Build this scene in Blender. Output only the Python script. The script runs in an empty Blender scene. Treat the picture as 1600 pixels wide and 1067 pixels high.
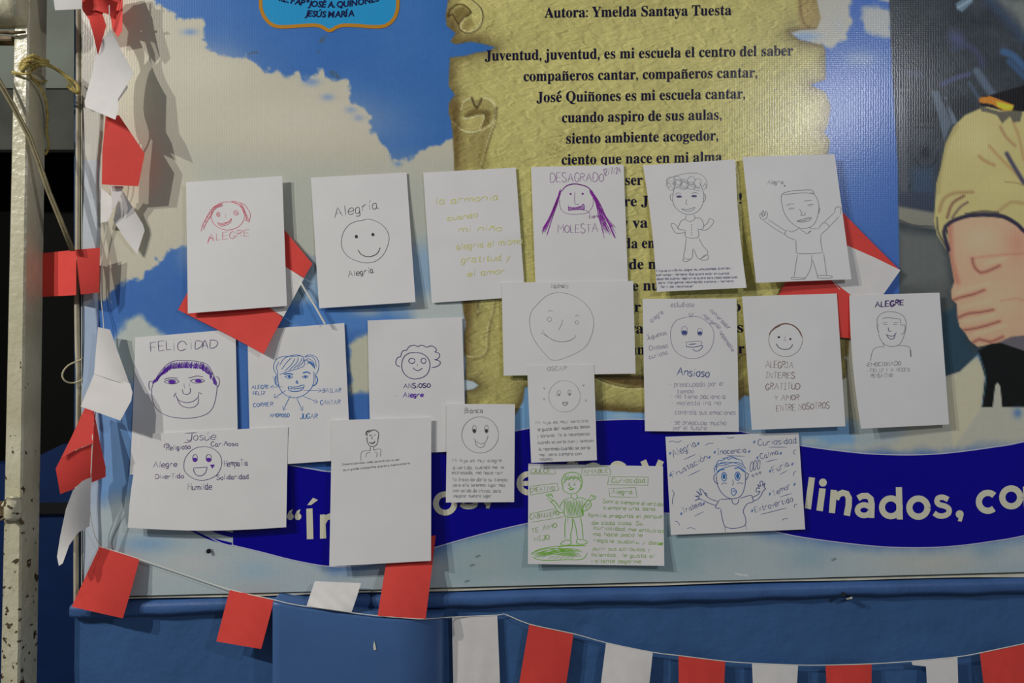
import bpy, bmesh, math, random
import numpy as np
from mathutils import Vector, Matrix
from mathutils.geometry import tessellate_polygon, delaunay_2d_cdt

# ------------------------------------------------------------------ scale
S = 0.0014          # metres per unit on the wall plane
D = 1.6             # camera distance from the wall
H = 1.45            # camera height
col = bpy.context.scene.collection
sc = bpy.context.scene

def W(x, y, d=0.0):
    """a point seen over wall position (x, y), standing d metres off the wall"""
    k = S * (1 - d / D)
    return Vector(((x - 800) * k, -d, H + (533.5 - y) * k))

# ------------------------------------------------------------------ camera
cam = bpy.data.objects.new('camera', bpy.data.cameras.new('camera'))
col.objects.link(cam)
cam.location = (0, -D, H)
cam.rotation_euler = (math.pi / 2, 0, 0)
cam.data.sensor_width = 36
cam.data.lens = 36 * D / (1600 * S)
cam.data.clip_start = 0.02
sc.camera = cam

# ------------------------------------------------------------------ world, lamps, exposure
world = bpy.data.worlds.new('world'); sc.world = world
world.use_nodes = True
bg = world.node_tree.nodes['Background']
bg.inputs[0].default_value = (0.93, 0.96, 1.0, 1)
bg.inputs[1].default_value = 0.19

def lamp(name, pos, power, size, color, look):
    l = bpy.data.lights.new(name, 'AREA'); l.shape = 'DISK'; l.size = size
    l.energy = power; l.color = color
    o = bpy.data.objects.new(name, l); col.objects.link(o)
    o.location = pos
    o.rotation_euler = (Vector(look) - Vector(pos)).to_track_quat('-Z', 'Y').to_euler()
    return o
lamp('ceiling_lamp', (-2.9, -2.4, H + 2.0), 95, 0.05, (1, .96, .90), (0, 0, H))
lamp('ceiling_lamp', (-3.5, -2.15, H + 1.95), 112, 0.05, (1, .95, .88), (0, 0, H))
lamp('ceiling_lamp', (1.70, -2.4, H + 1.25), 30, 0.10, (.93, .94, 1.0), (.4, 0, H))
sc.view_settings.view_transform = 'Standard'
sc.view_settings.look = 'None'
sc.view_settings.gamma = 1
sc.view_settings.use_curve_mapping = False
sc.view_settings.exposure = -1.04

# ------------------------------------------------------------------ helpers
def s2l(c):
    c = np.asarray(c, float) / 255.0
    return np.where(c <= .04045, c / 12.92, ((c + .055) / 1.055) ** 2.4)
GAIN = 1.75
def alb(c):
    return np.clip(s2l(c) * GAIN, 0, .88)

MATS = {}
def mat(key, c=None, rough=.7, spec=.3, bump=None, bscale=300, bdist=.001, var=0, vscale=20, raw=False,
        metal=0, two=None):
    if key in MATS: return MATS[key]
    m = bpy.data.materials.new(key); m.use_nodes = True
    nt = m.node_tree; N = nt.nodes; L = nt.links
    p = N['Principled BSDF']
    a = s2l(c) if raw else alb(c)
    p.inputs['Base Color'].default_value = (*a, 1)
    p.inputs['Roughness'].default_value = rough
    p.inputs['Specular IOR Level'].default_value = spec
    p.inputs['Metallic'].default_value = metal
    tc = N.new('ShaderNodeTexCoord')
    if var or two:
        n = N.new('ShaderNodeTexNoise'); n.inputs['Scale'].default_value = vscale
        n.inputs['Detail'].default_value = 6
        L.new(tc.outputs['Object'], n.inputs['Vector'])
        r = N.new('ShaderNodeValToRGB')
        b = alb(two) if two else np.clip(a * (1 - var), 0, 1)
        r.color_ramp.elements[0].position = .35; r.color_ramp.elements[1].position = .65
        r.color_ramp.elements[0].color = (*b, 1)
        r.color_ramp.elements[1].color = (*(a if two else np.clip(a * (1 + var * .5), 0, .9)), 1)
        L.new(n.outputs['Fac'], r.inputs['Fac']); L.new(r.outputs['Color'], p.inputs['Base Color'])
    if bump:
        n2 = N.new('ShaderNodeTexNoise'); n2.inputs['Scale'].default_value = bscale
        n2.inputs['Detail'].default_value = 5
        L.new(tc.outputs['Object'], n2.inputs['Vector'])
        bp = N.new('ShaderNodeBump'); bp.inputs['Strength'].default_value = bump
        bp.inputs['Distance'].default_value = bdist
        L.new(n2.outputs['Fac'], bp.inputs['Height']); L.new(bp.outputs['Normal'], p.inputs['Normal'])
    MATS[key] = m
    return m

def mesh_obj(name, verts, faces, m=None, parent=None, smooth=False, label=None, kind=None):
    me = bpy.data.meshes.new(name)
    me.from_pydata([tuple(v) for v in verts], [], faces)
    if m: me.materials.append(m)
    if smooth:
        me.polygons.foreach_set('use_smooth', [True] * len(me.polygons))
    me.update()
    o = bpy.data.objects.new(name, me); col.objects.link(o)
    if parent: o.parent = parent
    if label: o['label'] = label
    if kind: o['kind'] = kind
    return o
def tag(o, label, cat, group=None):
    o['label'] = label; o['category'] = cat
    if group: o['group'] = group
    return o
def thing(name, loc, label, cat, group=None):
    o = bpy.data.objects.new(name, None); col.objects.link(o)
    o.location = loc; o.empty_display_size = .05
    tag(o, label, cat, group)
    return o
def adopt(o, parent):
    o.parent = parent
    o.matrix_parent_inverse = Matrix.Translation(-Vector(parent.location))
    return o

def tube(path, r, n=8):
    """round tube round a path of Vectors; r number or list"""
    V, F = [], []
    P = [Vector(p) for p in path]
    up = Vector((0, -1, 0.01))
    for i, p in enumerate(P):
        t = (P[min(i + 1, len(P) - 1)] - P[max(i - 1, 0)]).normalized()
        a = t.cross(up)
        if a.length < 1e-4: a = t.cross(Vector((1, 0, 0)))
        a.normalize(); b = t.cross(a)
        rr = r[i] if isinstance(r, (list, tuple)) else r
        for k in range(n):
            an = 2 * math.pi * k / n
            V.append(p + a * (math.cos(an) * rr) + b * (math.sin(an) * rr))
    for i in range(len(P) - 1):
        for k in range(n):
            F.append((i * n + k, i * n + (k + 1) % n, (i + 1) * n + (k + 1) % n, (i + 1) * n + k))
    F.append(tuple(range(n))); F.append(tuple(range((len(P) - 1) * n, len(P) * n)))
    return V, F
def merge(parts):
    V, F = [], []
    for v, f in parts:
        o = len(V); V += list(v); F += [tuple(i + o for i in q) for q in f]
    return V, F
def smoothline(P, step=None, n=6, closed=False):
    P = [np.array(p, float) for p in P]
    if len(P) < 3: return P
    out = []
    m = len(P)
    for i in range(m - 1 if not closed else m):
        p0 = P[(i - 1) % m] if (closed or i > 0) else P[0] * 2 - P[1]
        p1 = P[i]; p2 = P[(i + 1) % m]
        p3 = P[(i + 2) % m] if (closed or i + 2 < m) else P[-1] * 2 - P[-2]
        k = n if step is None else max(1, int(np.linalg.norm((p2 - p1)[:2]) / step))
        for j in range(k):
            t = j / k
            out.append(.5 * ((2 * p1) + (-p0 + p2) * t + (2 * p0 - 5 * p1 + 4 * p2 - p3) * t * t
                             + (-p0 + 3 * p1 - 3 * p2 + p3) * t ** 3))
    out.append(P[0] if closed else P[-1])
    return out
def nums(s):
    v = [float(t) for t in s.replace(',', ' ').split()]
    return [(v[i], v[i + 1]) for i in range(0, len(v), 2)]

# ------------------------------------------------------------------ noise for painting prints
def vnoise(x, y, seed=0):
    xi = np.floor(x).astype(int); yi = np.floor(y).astype(int)
    xf = x - xi; yf = y - yi
    u = xf * xf * (3 - 2 * xf); v = yf * yf * (3 - 2 * yf)
    def h(a, b):
        n = (a * 374761393 + b * 668265263 + seed * 974634777) & 0x7fffffff
        n = ((n ^ (n >> 13)) * 1274126177) & 0x7fffffff
        return ((n ^ (n >> 16)) & 0xffff) / 65535.0
    return (h(xi, yi) * (1 - u) + h(xi + 1, yi) * u) * (1 - v) + (h(xi, yi + 1) * (1 - u) + h(xi + 1, yi + 1) * u) * v
def fbm(x, y, s, seed=0, o=4):
    r = 0; a = .5; t = 0
    for i in range(o):
        r = r + a * vnoise(x / s, y / s, seed + i); t += a; a *= .55; s /= 2.1
    return r / t - .5

def sdf(X, Y, poly):
    """signed distance, negative inside"""
    P = np.array(poly, float); n = len(P)
    d = np.full(X.shape, 1e9); inside = np.zeros(X.shape, bool)
    for i in range(n):
        ax, ay = P[i]; bx, by = P[(i + 1) % n]
        ex, ey = bx - ax, by - ay
        t = np.clip(((X - ax) * ex + (Y - ay) * ey) / (ex * ex + ey * ey + 1e-9), 0, 1)
        d = np.minimum(d, (X - ax - ex * t) ** 2 + (Y - ay - ey * t) ** 2)
        if abs(ey) > 1e-9:
            c = ((ay > Y) != (by > Y)) & (X < (bx - ax) * (Y - ay) / ey + ax)
            inside ^= c
    d = np.sqrt(d)
    return np.where(inside, -d, d)

class Canvas:
    def __init__(s, X, Y, base):
        s.X, s.Y = X, Y
        s.C = np.empty(X.shape + (3,)); s.C[:] = base
        s.M = np.zeros(X.shape)
        s.cl = None
    def box(s, P, pad):
        P = np.array(P)
        x0, y0 = P.min(0) - pad; x1, y1 = P.max(0) + pad
        xs = s.X[0]; 
        i0, i1 = np.searchsorted(xs, [x0, x1])
        rows = np.where((s.Y.max(1) >= y0) & (s.Y.min(1) <= y1))[0]
        if len(rows) == 0 or i1 <= i0: return None
        return slice(rows[0], rows[-1] + 1), slice(i0, i1)
    def blend(s, sl, a, c):
        if s.cl is not None: a = a * s.cl[sl]
        s.C[sl] = s.C[sl] * (1 - a[..., None]) + np.asarray(c, float) * a[..., None]
    def poly(s, P, c, soft=2, alpha=1, rag=0, rs=20, seed=1):
        sl = s.box(P, soft + rag + 4)
        if sl is None: return None
        x, y = s.X[sl], s.Y[sl]
        d = sdf(x, y, P)
        if rag: d = d + rag * 2 * fbm(x, y, rs, seed)
        a = np.clip(.5 - d / soft, 0, 1); a = a * a * (3 - 2 * a) * alpha
        s.blend(sl, a, c)
        return sl, d
    def line(s, P, w, c, alpha=1, soft=1.5, smooth=True):
        P = smoothline(P, step=6) if smooth and len(P) > 2 else P
        sl = s.box(P, w + soft + 2)
        if sl is None: return
        x, y = s.X[sl], s.Y[sl]
        d = np.full(x.shape, 1e9)
        for (ax, ay), (bx, by) in zip(P[:-1], P[1:]):
            ex, ey = bx - ax, by - ay
            t = np.clip(((x - ax) * ex + (y - ay) * ey) / (ex * ex + ey * ey + 1e-9), 0, 1)
            d = np.minimum(d, (x - ax - ex * t) ** 2 + (y - ay - ey * t) ** 2)
        d = np.sqrt(d) - w / 2
        a = np.clip(.5 - d / soft, 0, 1) * alpha
        s.blend(sl, a, c)
    def blob(s, cx, cy, rx, ry, c, alpha=1, rot=0, hard=1):
        r = max(rx, ry) * 2.2
        sl = s.box([(cx - r, cy - r), (cx + r, cy + r)], 0)
        if sl is None: return
        x, y = s.X[sl] - cx, s.Y[sl] - cy
        ca, sa = math.cos(rot), math.sin(rot)
        q = ((x * ca + y * sa) / rx) ** 2 + ((-x * sa + y * ca) / ry) ** 2
        s.blend(sl, np.exp(-q ** hard) * alpha, c)

def zc(x0, y0, k):
    return lambda s: [(x0 + a / k, y0 + b / k) for a, b in nums(s)]

# ================================================================== STRUCTURE
m_blue = mat('blue wall paint', (50, 82, 124), .5, .35, bump=.55, bscale=28, bdist=.006, var=.10, vscale=5)
m_blue2 = mat('blue moulding paint', (52, 82, 128), .5, .35, bump=.5, bscale=60, bdist=.003, var=.14, vscale=9)
m_dark = mat('dark recess', (20, 21, 20), .9, .1, raw=True, bump=.2)  # near-black colour puts the shade of the closed recess into its surfaces
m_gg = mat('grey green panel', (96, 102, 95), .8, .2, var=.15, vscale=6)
m_cab = mat('dark blue door', (10, 42, 92), .5, .3, var=.1, raw=True)

def slab(name, pts, d0, d1, m, kind='structure', parent=None):
    """prism from an outline given on the wall, true (unprojected) coordinates"""
    n = len(pts)
    V = [Vector(((x - 800) * S, -d, H + (533.5 - y) * S)) for d in (d1, d0) for x, y in pts]
    F = [tuple(range(n))[::-1], tuple(range(n, 2 * n))]
    F += [(i, (i + 1) % n, n + (i + 1) % n, n + i) for i in range(n)]
    o = mesh_obj(name, V, F, m, parent)
    if kind: o['kind'] = kind
    bm = bmesh.new(); bm.from_mesh(o.data); bmesh.ops.recalc_face_normals(bm, faces=bm.faces)
    bm.to_mesh(o.data); bm.free()
    return o
def yb(x): return 930.5 - (x - 283) * 0.0268
# wall with a finely uneven plaster face
def wall_mesh():
    xs = np.arange(116, 2101, 8.0); ys = np.arange(-420, 1601, 8.0)
    X, Y = np.meshgrid(xs, ys)
    d = 0.0035 * fbm(X, Y, 120, 3) + .0012 * fbm(X, Y, 26, 5)
    rng = np.random.RandomState(4)
    for _ in range(46):                                       # pits and knocks in the plaster
        cx, cy = rng.uniform(380, 1600), rng.uniform(945, 1067)
        r = rng.uniform(7, 12)
        d -= .0022 * np.exp(-(((X - cx) / r) ** 2 + ((Y - cy) / (r * .8)) ** 2))
    V = np.stack([(X - 800) * S, -d, H + (533.5 - Y) * S], -1).reshape(-1, 3)
    ny, nx = X.shape
    i = np.arange(ny - 1)[:, None] * nx + np.arange(nx - 1)[None]
    F = np.stack([i, i + nx, i + nx + 1, i + 1], -1).reshape(-1, 4)
    k = len(V)
    V = V.tolist(); F = [tuple(f) for f in F.tolist()]
    cn = [0, nx - 1, nx * ny - 1, nx * (ny - 1)]
    for c in cn: v = V[c]; V.append([v[0], .12, v[2]])
    F.append((k, k + 1, k + 2, k + 3))
    F += [(cn[j], cn[(j + 1) % 4], k + (j + 1) % 4, k + j) for j in range(4)]
    return mesh_obj('wall_back', V, F, m_blue, smooth=False, kind='structure')
wl = wall_mesh()
for p in wl.data.polygons: p.use_smooth = len(p.vertices) == 4
# recess at the left of the wall
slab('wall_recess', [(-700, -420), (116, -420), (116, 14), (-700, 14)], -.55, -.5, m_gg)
slab('wall_recess_lower_shaded', [(-700, 14), (116, 14), (116, 146), (-700, 146)], -.55, -.505, mat('shaded grey green panel', (60, 63, 58), .8, .2, var=.2, vscale=9))  # same panel in a darker colour: the fade into shade is painted in
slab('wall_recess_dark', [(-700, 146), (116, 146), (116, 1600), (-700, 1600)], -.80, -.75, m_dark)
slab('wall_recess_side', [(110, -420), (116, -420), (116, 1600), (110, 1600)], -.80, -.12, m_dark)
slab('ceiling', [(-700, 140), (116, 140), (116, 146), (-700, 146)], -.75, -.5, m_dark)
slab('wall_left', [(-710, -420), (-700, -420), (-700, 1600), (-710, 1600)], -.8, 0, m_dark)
door = slab('door_1', [(-300, 905), (-100, 905), (-100, 1500), (-300, 1500)], -.5, -.45, m_cab)
door.data = slab('door_tmp', [(-700, 800), (-171, 775), (-95, 738), (116, 735), (116, 1600), (-700, 1600)], -.50, -.44, m_cab).data
bpy.data.objects.remove(bpy.data.objects['door_tmp'])
slab('door_rail', [(-700, 858), (116, 852), (116, 872), (-700, 880)], -.44, -.425, mat('black rail', (12, 14, 18), .5, .4, raw=True), kind=None, parent=door)
# moulding strip under the banner
def moulding():
    prof = [(0, .0), (2, .019), (8, .022), (15, .022), (19, .019), (22, .012), (23.5, .004), (24, 0)]
    V, F = [], []
    xs = list(range(118, 2101, 12)); n = len(prof)
    for x in xs:
        w = 1.2 * math.sin(x * .013) + .8 * math.sin(x * .051)
        for dy, d in prof:
            V.append(((x - 800) * S, -d + (.0008 * math.sin(x * .09) if d else -.0001), H + (533.5 - (yb(x) + 4 + dy + (w if dy > 12 else w * .3))) * S))
    for i in range(len(xs) - 1):
        for k in range(n - 1):
            F.append((i * n + k, i * n + k + 1, (i + 1) * n + k + 1, (i + 1) * n + k))
    return mesh_obj('trim_1', V, F, m_blue2, smooth=True, kind='structure')
moulding()
def plinth():
    """smooth painted block jutting out under the banner, right corner well rounded"""
    DP = .07
    prof = [(424, .0), (424, .062), (425, .0665), (428, .07)] + [(x, .07) for x in range(440, 611, 15)]
    prof += [(612 + 80 * math.sin(math.radians(a)), .07 - .07 * (1 - math.cos(math.radians(a)))) for a in range(8, 91, 6)] + [(692, .0)]
    def edge(x): return np.interp(x, [424, 479, 590, 692], [941, 950, 965, 971])
    V, F = [], []
    rowsn = [(-1, 0), (0, 0), (0, 2.0), (0, 5), (0, 60), (0, 120), (0, 200), (0, 700)]
    for x, d in prof:
        k = 1 - DP / D
        xt = 800 + (x - 800) * k                       # true place on the wall grid
        yt = 533.5 + (edge(x) - 533.5) * k
        X = (xt - 800) * S
        for q, (f, dy) in enumerate(rowsn):
            dd = (0 if f < 0 else max(0, d - (.003 if q == 1 else (.0008 if q == 2 else 0))))
            V.append((X, -dd - (.0 if f < 0 else 0), H + (533.5 - (yt + dy)) * S))
    n = len(rowsn)
    for i in range(len(prof) - 1):
        for j in range(n - 1):
            F.append((i * n + j, i * n + j + 1, (i + 1) * n + j + 1, (i + 1) * n + j))
    return mesh_obj('trim_2', V, F, mat('smooth blue gloss paint', (56, 86, 130), .33, .5, bump=.25, bscale=9, bdist=.006, var=.10, vscale=4), smooth=True, kind='structure')
plinth()

# ================================================================== THE BANNER
# --- how far the printed sheet stands off the wall
def bd(x, y):
    x = np.asarray(x, float); y = np.asarray(y, float)
    e = 156 + 3 * np.sin(y * .011) + 2 * np.sin(y * .037 + 1)
    t = np.clip((e - x) / 4, 0, 1); t = t * t * (3 - 2 * t)
    d = .0125 + .0045 * t
    e2 = np.clip((185 - x) / 60, 0, 1)
    d = d + e2 * .0022 * np.sin(y * .021) 
    d = d + .0011 * np.sin(x * .009 + .6) * np.sin(y * .012 + .3)
    return d
xs = np.arange(128, 1741, 2.0)
rows = np.linspace(0, 1, 500)
X = np.repeat(xs[None], len(rows), 0)
Y = -60 + (yb(X) - 1 + 60) * rows[:, None]

def paint():
    c = Canvas(X, Y, (62, 101, 160))
    x, y = X, Y
    # depth of the blue
    g = np.clip((x - 300) / 450, 0, 1) * np.clip(1 - y / 500, 0, 1)
    c.C += (g * 1.0)[..., None] * np.array([-16, -6, -4])
    c.C += (fbm(x, y, 160, 11) * 22)[..., None] * np.array([1, .9, .6])
    CL = (171, 168, 152); CG = (163, 169, 163)
    # main cloud
    big = nums('-50 -80 236 -80 238 0 258 18 280 27 312 30 318 50 311 62 325 80 350 88 366 94 385 86 402 98 415 106 426 98 420 112 440 118 470 120 482 121 505 113 512 125 541 128 548 145 551 160 566 172 577 185 581 200 590 215 605 240 618 258 632 252 645 243 665 232 690 222 725 212 730 470 700 470 655 470 640 380 480 400 470 470 440 480 300 380 262 396 247 407 222 424 216 438 180 441 172 470 120 480 -50 500')
    c.poly(big, CL, soft=6, rag=12, rs=16, seed=7)
    c.poly(nums('300 240 600 262 730 260 730 480 650 470 470 480 300 400'), (156, 161, 153), soft=90, alpha=.8)
    for q in ((487, 128, 12, 6), (512, 152, 10, 5), (548, 172, 9, 5), (560, 184, 8, 5), (297, 50, 12, 5), (622, 256, 6, 4)):
        c.blob(*q, (92, 124, 175), .75)
    c.blob(470, 190, 120, 40, (184, 178, 165), .6)
    c.blob(330, 110, 60, 40, (186, 182, 168), .5)
    # bluish lower area between papers
    c.poly(nums('455 440 520 420 660 380 735 400 740 490 600 505 540 500 455 520'), (120, 150, 178), soft=60, alpha=.8, rag=14, rs=40)
    c.poly(nums('440 470 600 478 620 500 550 515 430 515'), (72, 115, 172), soft=20, rag=10, rs=22, seed=3)
    c.poly(nums('640 460 735 455 735 600 700 560 640 520'), (162, 171, 170), soft=30, rag=8)
    c.blob(575, 488, 24, 7, (160, 165, 158), .6)
    # left lower clouds
    c.poly(nums('190 512 197 498 222 494 239 508 256 522 275 548 280 620 180 600 172 540'), (160, 168, 162), soft=14, rag=8, rs=18, seed=9)
    c.poly(nums('545 540 560 525 580 520 585 610 548 618'), (168, 168, 150), soft=10, rag=6, rs=16)
    c.poly(nums('100 600 215 600 215 770 120 790'), (104, 142, 186), soft=40)
    # pale sky under and over the ribbon
    low = nums('100 800 215 770 330 800 430 850 520 890 640 880 800 830 930 800 1040 800 1150 818 1260 842 1420 858 1520 850 1740 815 1740 980 100 1000')
    c.poly(low, (155, 167, 170), soft=40, rag=14, rs=60)
    c.poly(nums('700 840 1040 805 1100 840 1100 900 700 915'), (134, 156, 162), soft=40, rag=12, rs=50)
    for q in ((230, 850, 45, 14, (112, 145, 175), .8), (400, 890, 40, 18, (140, 163, 178), .8), (300, 880, 50, 20, (172, 174, 172), .6),
              (1540, 862, 24, 14, (120, 148, 165), .8), (1265, 870, 40, 22, (128, 152, 165), .7), (1460, 880, 90, 20, (168, 168, 158), .7),
              (760, 880, 50, 22, (150, 160, 158), .6), (1110, 860, 60, 25, (136, 156, 160), .6), (1560, 890, 60, 10, (140, 160, 170), .5)):
        c.blob(*q)
    c.poly(nums('1160 690 1165 600 1300 520 1380 470 1500 560 1740 560 1740 700 1510 702 1420 708 1300 702'), (168, 168, 154), soft=30, rag=10, rs=30)
    c.poly(nums('1140 612 1190 605 1240 640 1330 655 1345 685 1330 702 1290 697 1240 692 1150 670'), (112, 150, 184), soft=14, rag=9, rs=22)
    c.poly(nums('1330 660 1420 665 1400 690 1345 700'), (150, 163, 166), soft=20, rag=8)
    c.blob(1265, 690, 20, 7, (160, 168, 164), .8); c.blob(1320, 698, 26, 6, (160, 168, 164), .8)
    c.poly(nums('790 590 840 590 940 636 1012 636 1012 664 930 664 820 676 800 676'), (110, 152, 190), soft=5)
    c.blob(970, 650, 20, 5, (150, 172, 185), .8)
    c.poly(nums('715 588 745 592 750 602 742 610 715 612'), (165, 180, 185), soft=4)
    # right-hand sky
    c.poly(nums('1225 -80 1400 -80 1402 480 1310 470 1225 250'), (62, 98, 166), soft=6)
    c.poly(nums('1230 -80 1318 -80 1326 0 1330 30 1322 62 1300 72 1270 66 1225 48'), (164, 164, 154), soft=8, rag=8, rs=18)
    c.blob(1258, 57, 22, 7, (118, 146, 180), .9)
    c.poly(nums('1350 14 1372 8 1392 18 1392 56 1372 60 1350 44 1344 30'), (158, 162, 162), soft=10, rag=8, rs=14)
    c.poly(nums('1368 -60 1395 -60 1392 4 1374 0'), (160, 162, 158), soft=6)
    c.blob(1345, 92, 28, 12, (128, 148, 172), .7)
    c.blob(1310, 40, 10, 14, (150, 158, 168), .5)
    c.blob(1340, 320, 60, 80, (70, 108, 170), .6)
    # hem at the far left
    c.poly(nums('100 -80 156 -80 157 330 152 560 156 780 150 1000 100 1000'), (160, 170, 182), soft=3, alpha=.8)
    c.poly(nums('100 -80 157 -80 158 250 100 250'), (172, 170, 158), soft=3, alpha=.8)
    # ---------------- parchment
    par = nums('700 -80 700 0 696 25 698 40 712 52 708 58 704 65 712 69 735 65 752 68 774 74 762 80 745 82 728 87 703 90 702 110 701 135 711 148 702 160 701 175 705 188 708 210 710 260 716 380 722 472 725 493 728 504 725 525 725 550 728 562 726 593 740 596 748 602 740 608 727 610 726 640 740 668 780 665 806 647 817 628 820 606 840 600 900 640 935 641 1006 645 1080 640 1110 650 1150 630 1163 618 1240 625 1308 596 1322 590 1324 564 1318 558 1325 556 1327 530 1320 524 1316 480 1300 300 1294 240 1297 219 1288 207 1294 195 1298 166 1290 144 1277 138 1267 133 1290 124 1290 80 1286 70 1270 67 1248 62 1235 51 1250 47 1276 45 1282 29 1276 0 1274 -80')
    r = c.poly(par, (166, 160, 99), soft=2.5)
    sl, d = r
    px, py = X[sl], Y[sl]
    ins = np.clip(.5 - d / 2.5, 0, 1)
    c.M[sl] = ins
    n = fbm(px, py, 60, 21) * 24 + fbm(px, py, 14, 22) * 12
    edge = np.exp(-np.clip(-d, 0, 99) / 11.0)
    C = c.C[sl]
    sh = (n[..., None] * np.array([1, 1, .7]) - edge[..., None] * np.array([62, 66, 40]))
    lightc = np.exp(-((px - 1000) / 260) ** 2 - ((py - 130) / 200) ** 2)
    sh += (lightc * 8)[..., None]
    c.C[sl] = C + sh * ins[..., None]
    c.cl = np.zeros(X.shape); c.cl[sl] = ins
    BR = (98, 82, 48); LT = (208, 204, 150); DK = (54, 42, 22)
    z = zc(680, 0, 4.103)
    c.blob(705, 40, 16, 22, BR, .7); c.blob(714, 66, 18, 6, BR, .8); c.blob(706, 110, 9, 36, BR, .45)
    c.blob(706, 170, 12, 18, BR, .9); c.blob(712, 215, 12, 50, BR, .8)
    c.blob(745, 60, 20, 6, BR, .5)
    c.poly(z('240 5 290 50 305 110 285 170 235 205 190 205 160 185 155 160 190 110 230 80 185 35 130 35 160 5'), (172, 166, 104), 3)
    c.poly(z('130 60 185 38 228 82 155 150 120 95'), (108, 96, 54), 4, .9)
    c.poly(z('165 175 190 130 230 110 250 160 215 195 180 195'), (128, 116, 68), 5, .8)
    c.line(z('240 5 290 50 307 110 285 175 235 208 190 208 160 188 152 160 190 110 232 82 185 32 130 32 95 62 80 105'), 2.4, DK, .9)
    c.line(z('238 9 284 52 300 110 280 170 235 202 192 202 164 184 159 160 194 112'), 1.6, LT, .9)
    c.line(z('85 105 112 92 128 120 150 155'), 2, DK, .9)
    # second roll
    c.poly(z('90 700 150 660 200 640 330 640 388 690 380 760 350 880 300 1067 120 1100 100 800'), (140, 130, 80), 8, .8)
    c.poly(z('165 700 178 655 235 628 265 690 297 632 350 640 386 690 378 765 352 800 300 838 225 845 180 830 150 760'), (150, 142, 88), 3)
    c.poly(z('185 735 240 700 310 700 360 720 345 790 300 826 240 832 200 800'), (96, 82, 46), 8, .85)
    c.poly(z('182 760 240 752 312 738 285 830 235 842 196 836'), (164, 156, 98), 3)
    c.line(z('182 760 240 752 312 738 285 830'), 2, LT, 1)
    c.line(z('165 700 178 655 235 628 265 692 297 632 350 640 388 690 380 760 330 818 240 848 165 830 110 780'), 2.2, LT, .95)
    c.line(z('235 628 266 694 297 632'), 3.5, DK, .8)
    c.line(z('392 690 386 770 350 880 322 980 296 1067'), 3, DK, .7, soft=5)
    c.line(z('386 770 344 880 314 980 290 1067'), 2, LT, .8)
    c.poly(z('92 700 130 660 165 660 150 760 160 830 150 1067 118 1100 100 800'), (92, 76, 42), 14, .8)
    c.blob(755, 250, 10, 50, (120, 110, 62), .5)
    z = zc(670, 440, 4.706)
    c.poly(z('240 100 330 120 300 300 300 540 250 560 240 300'), (96, 78, 44), 18, .9)
    c.line(z('480 120 470 200 432 360 424 500 395 540 340 556 285 548'), 1.8, (200, 194, 140), .9)
    c.line(z('490 130 480 210 444 360 436 500 400 552 340 566'), 3, DK, .4, soft=5)
    c.line(z('350 130 352 215 360 230 368 215 384 140'), 1.5, LT, .8)
    c.blob(746, 478, 5, 14, DK, .4)
    c.line(z('268 715 335 728 365 762 330 790 268 800'), 3, BR, .5, soft=5)
    c.poly(z('640 900 700 800 700 880 650 985 600 985'), BR, 10, .8)
    c.poly(z('1215 680 1600 690 1600 770 1500 770 1350 745 1225 705'), (82, 66, 38), 6, .9)
    c.line(z('1215 700 1330 750 1480 778 1620 776'), 1.8, (66, 52, 30), .8)
    c.line(z('1215 712 1330 760 1480 788 1620 786'), 1.6, LT, .6)
    c.poly(z('1215 890 1400 915 1600 930 1600 990 1215 960'), (92, 78, 44), 14, .9)
    c.blob(925, 620, 9, 26, BR, .5)
    c.poly(nums('1150 540 1170 540 1172 560 1150 600'), (120, 108, 64), 12, .6)
    c.line(nums('1150 566 1158 556 1172 552'), 2, DK, .6)
    c.poly(nums('1150 596 1166 590 1166 625 1150 625'), BR, 10, .6)
    c.poly(nums('1306 520 1330 520 1328 558 1306 560'), (112, 100, 60), 6, .7)
    c.poly(nums('1252 -80 1284 -80 1284 30 1276 48 1252 46 1246 20'), (146, 128, 80), 8, .8)
    c.line(nums('1250 -20 1252 24 1262 42 1277 44'), 2.5, (104, 84, 50), .8, soft=4)
    c.line(nums('1237 51 1246 46 1276 45'), 2.5, BR, .7, soft=3)
    c.line(nums('1244 60 1268 70 1286 72'), 2.5, BR, .6, soft=3)
    c.cl = None
    # tape residues
    rng = np.random.RandomState(2)
    def residue(P, colr, n, w=.8):
        P = np.array(P, float)
        for _ in range(n):
            t, u = rng.rand(), rng.rand()
            p = (P[0] * (1 - t) + P[1] * t) * (1 - u) + (P[3] * (1 - t) + P[2] * t) * u
            q = p + rng.uniform(-5, 5, 2)
            c.line([tuple(p), tuple(q)], w, colr, .5, smooth=False)
    residue(nums('848 238 884 196 905 206 872 254'), (96, 92, 52), 70)
    residue(nums('1474 258 1484 252 1498 280 1488 288'), (88, 84, 60), 34)
    for P in ('500 66 504 60 510 55', '388 85 395 82 403 82', '516 112 524 113 530 122', '516 112 520 118 529 121', '496 82 498 80'):
        c.line(nums(P), 2.2, (70, 82, 84), .8)
    c.blob(503, 63, 4, 3, (70, 82, 90), .7)
    # ---------------- the officer picture on the right
    off = nums('1387 -80 1390 20 1393 100 1398 180 1403 260 1404 330 1406 480 1470 590 1500 580 1528 553 1700 545 1740 545 1740 -80')
    off = off
    r = c.poly(off, (50, 57, 63), soft=2)
    sl, d = r
    c.cl = np.zeros(X.shape); c.cl[sl] = np.clip(.5 - d / 2, 0, 1)
    px, py = X[sl], Y[sl]
    c.C[sl] += (fbm(px, py, 34, 31) * 34 + fbm(px, py, 9, 33) * 14)[..., None] * c.cl[sl][..., None]
    z = zc(1280, 0, 3.334)
    c.poly(z('900 -20 1067 -20 1200 60 1100 200 1000 90 930 20'), (112, 120, 116), 30, .9, rag=10)
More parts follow.
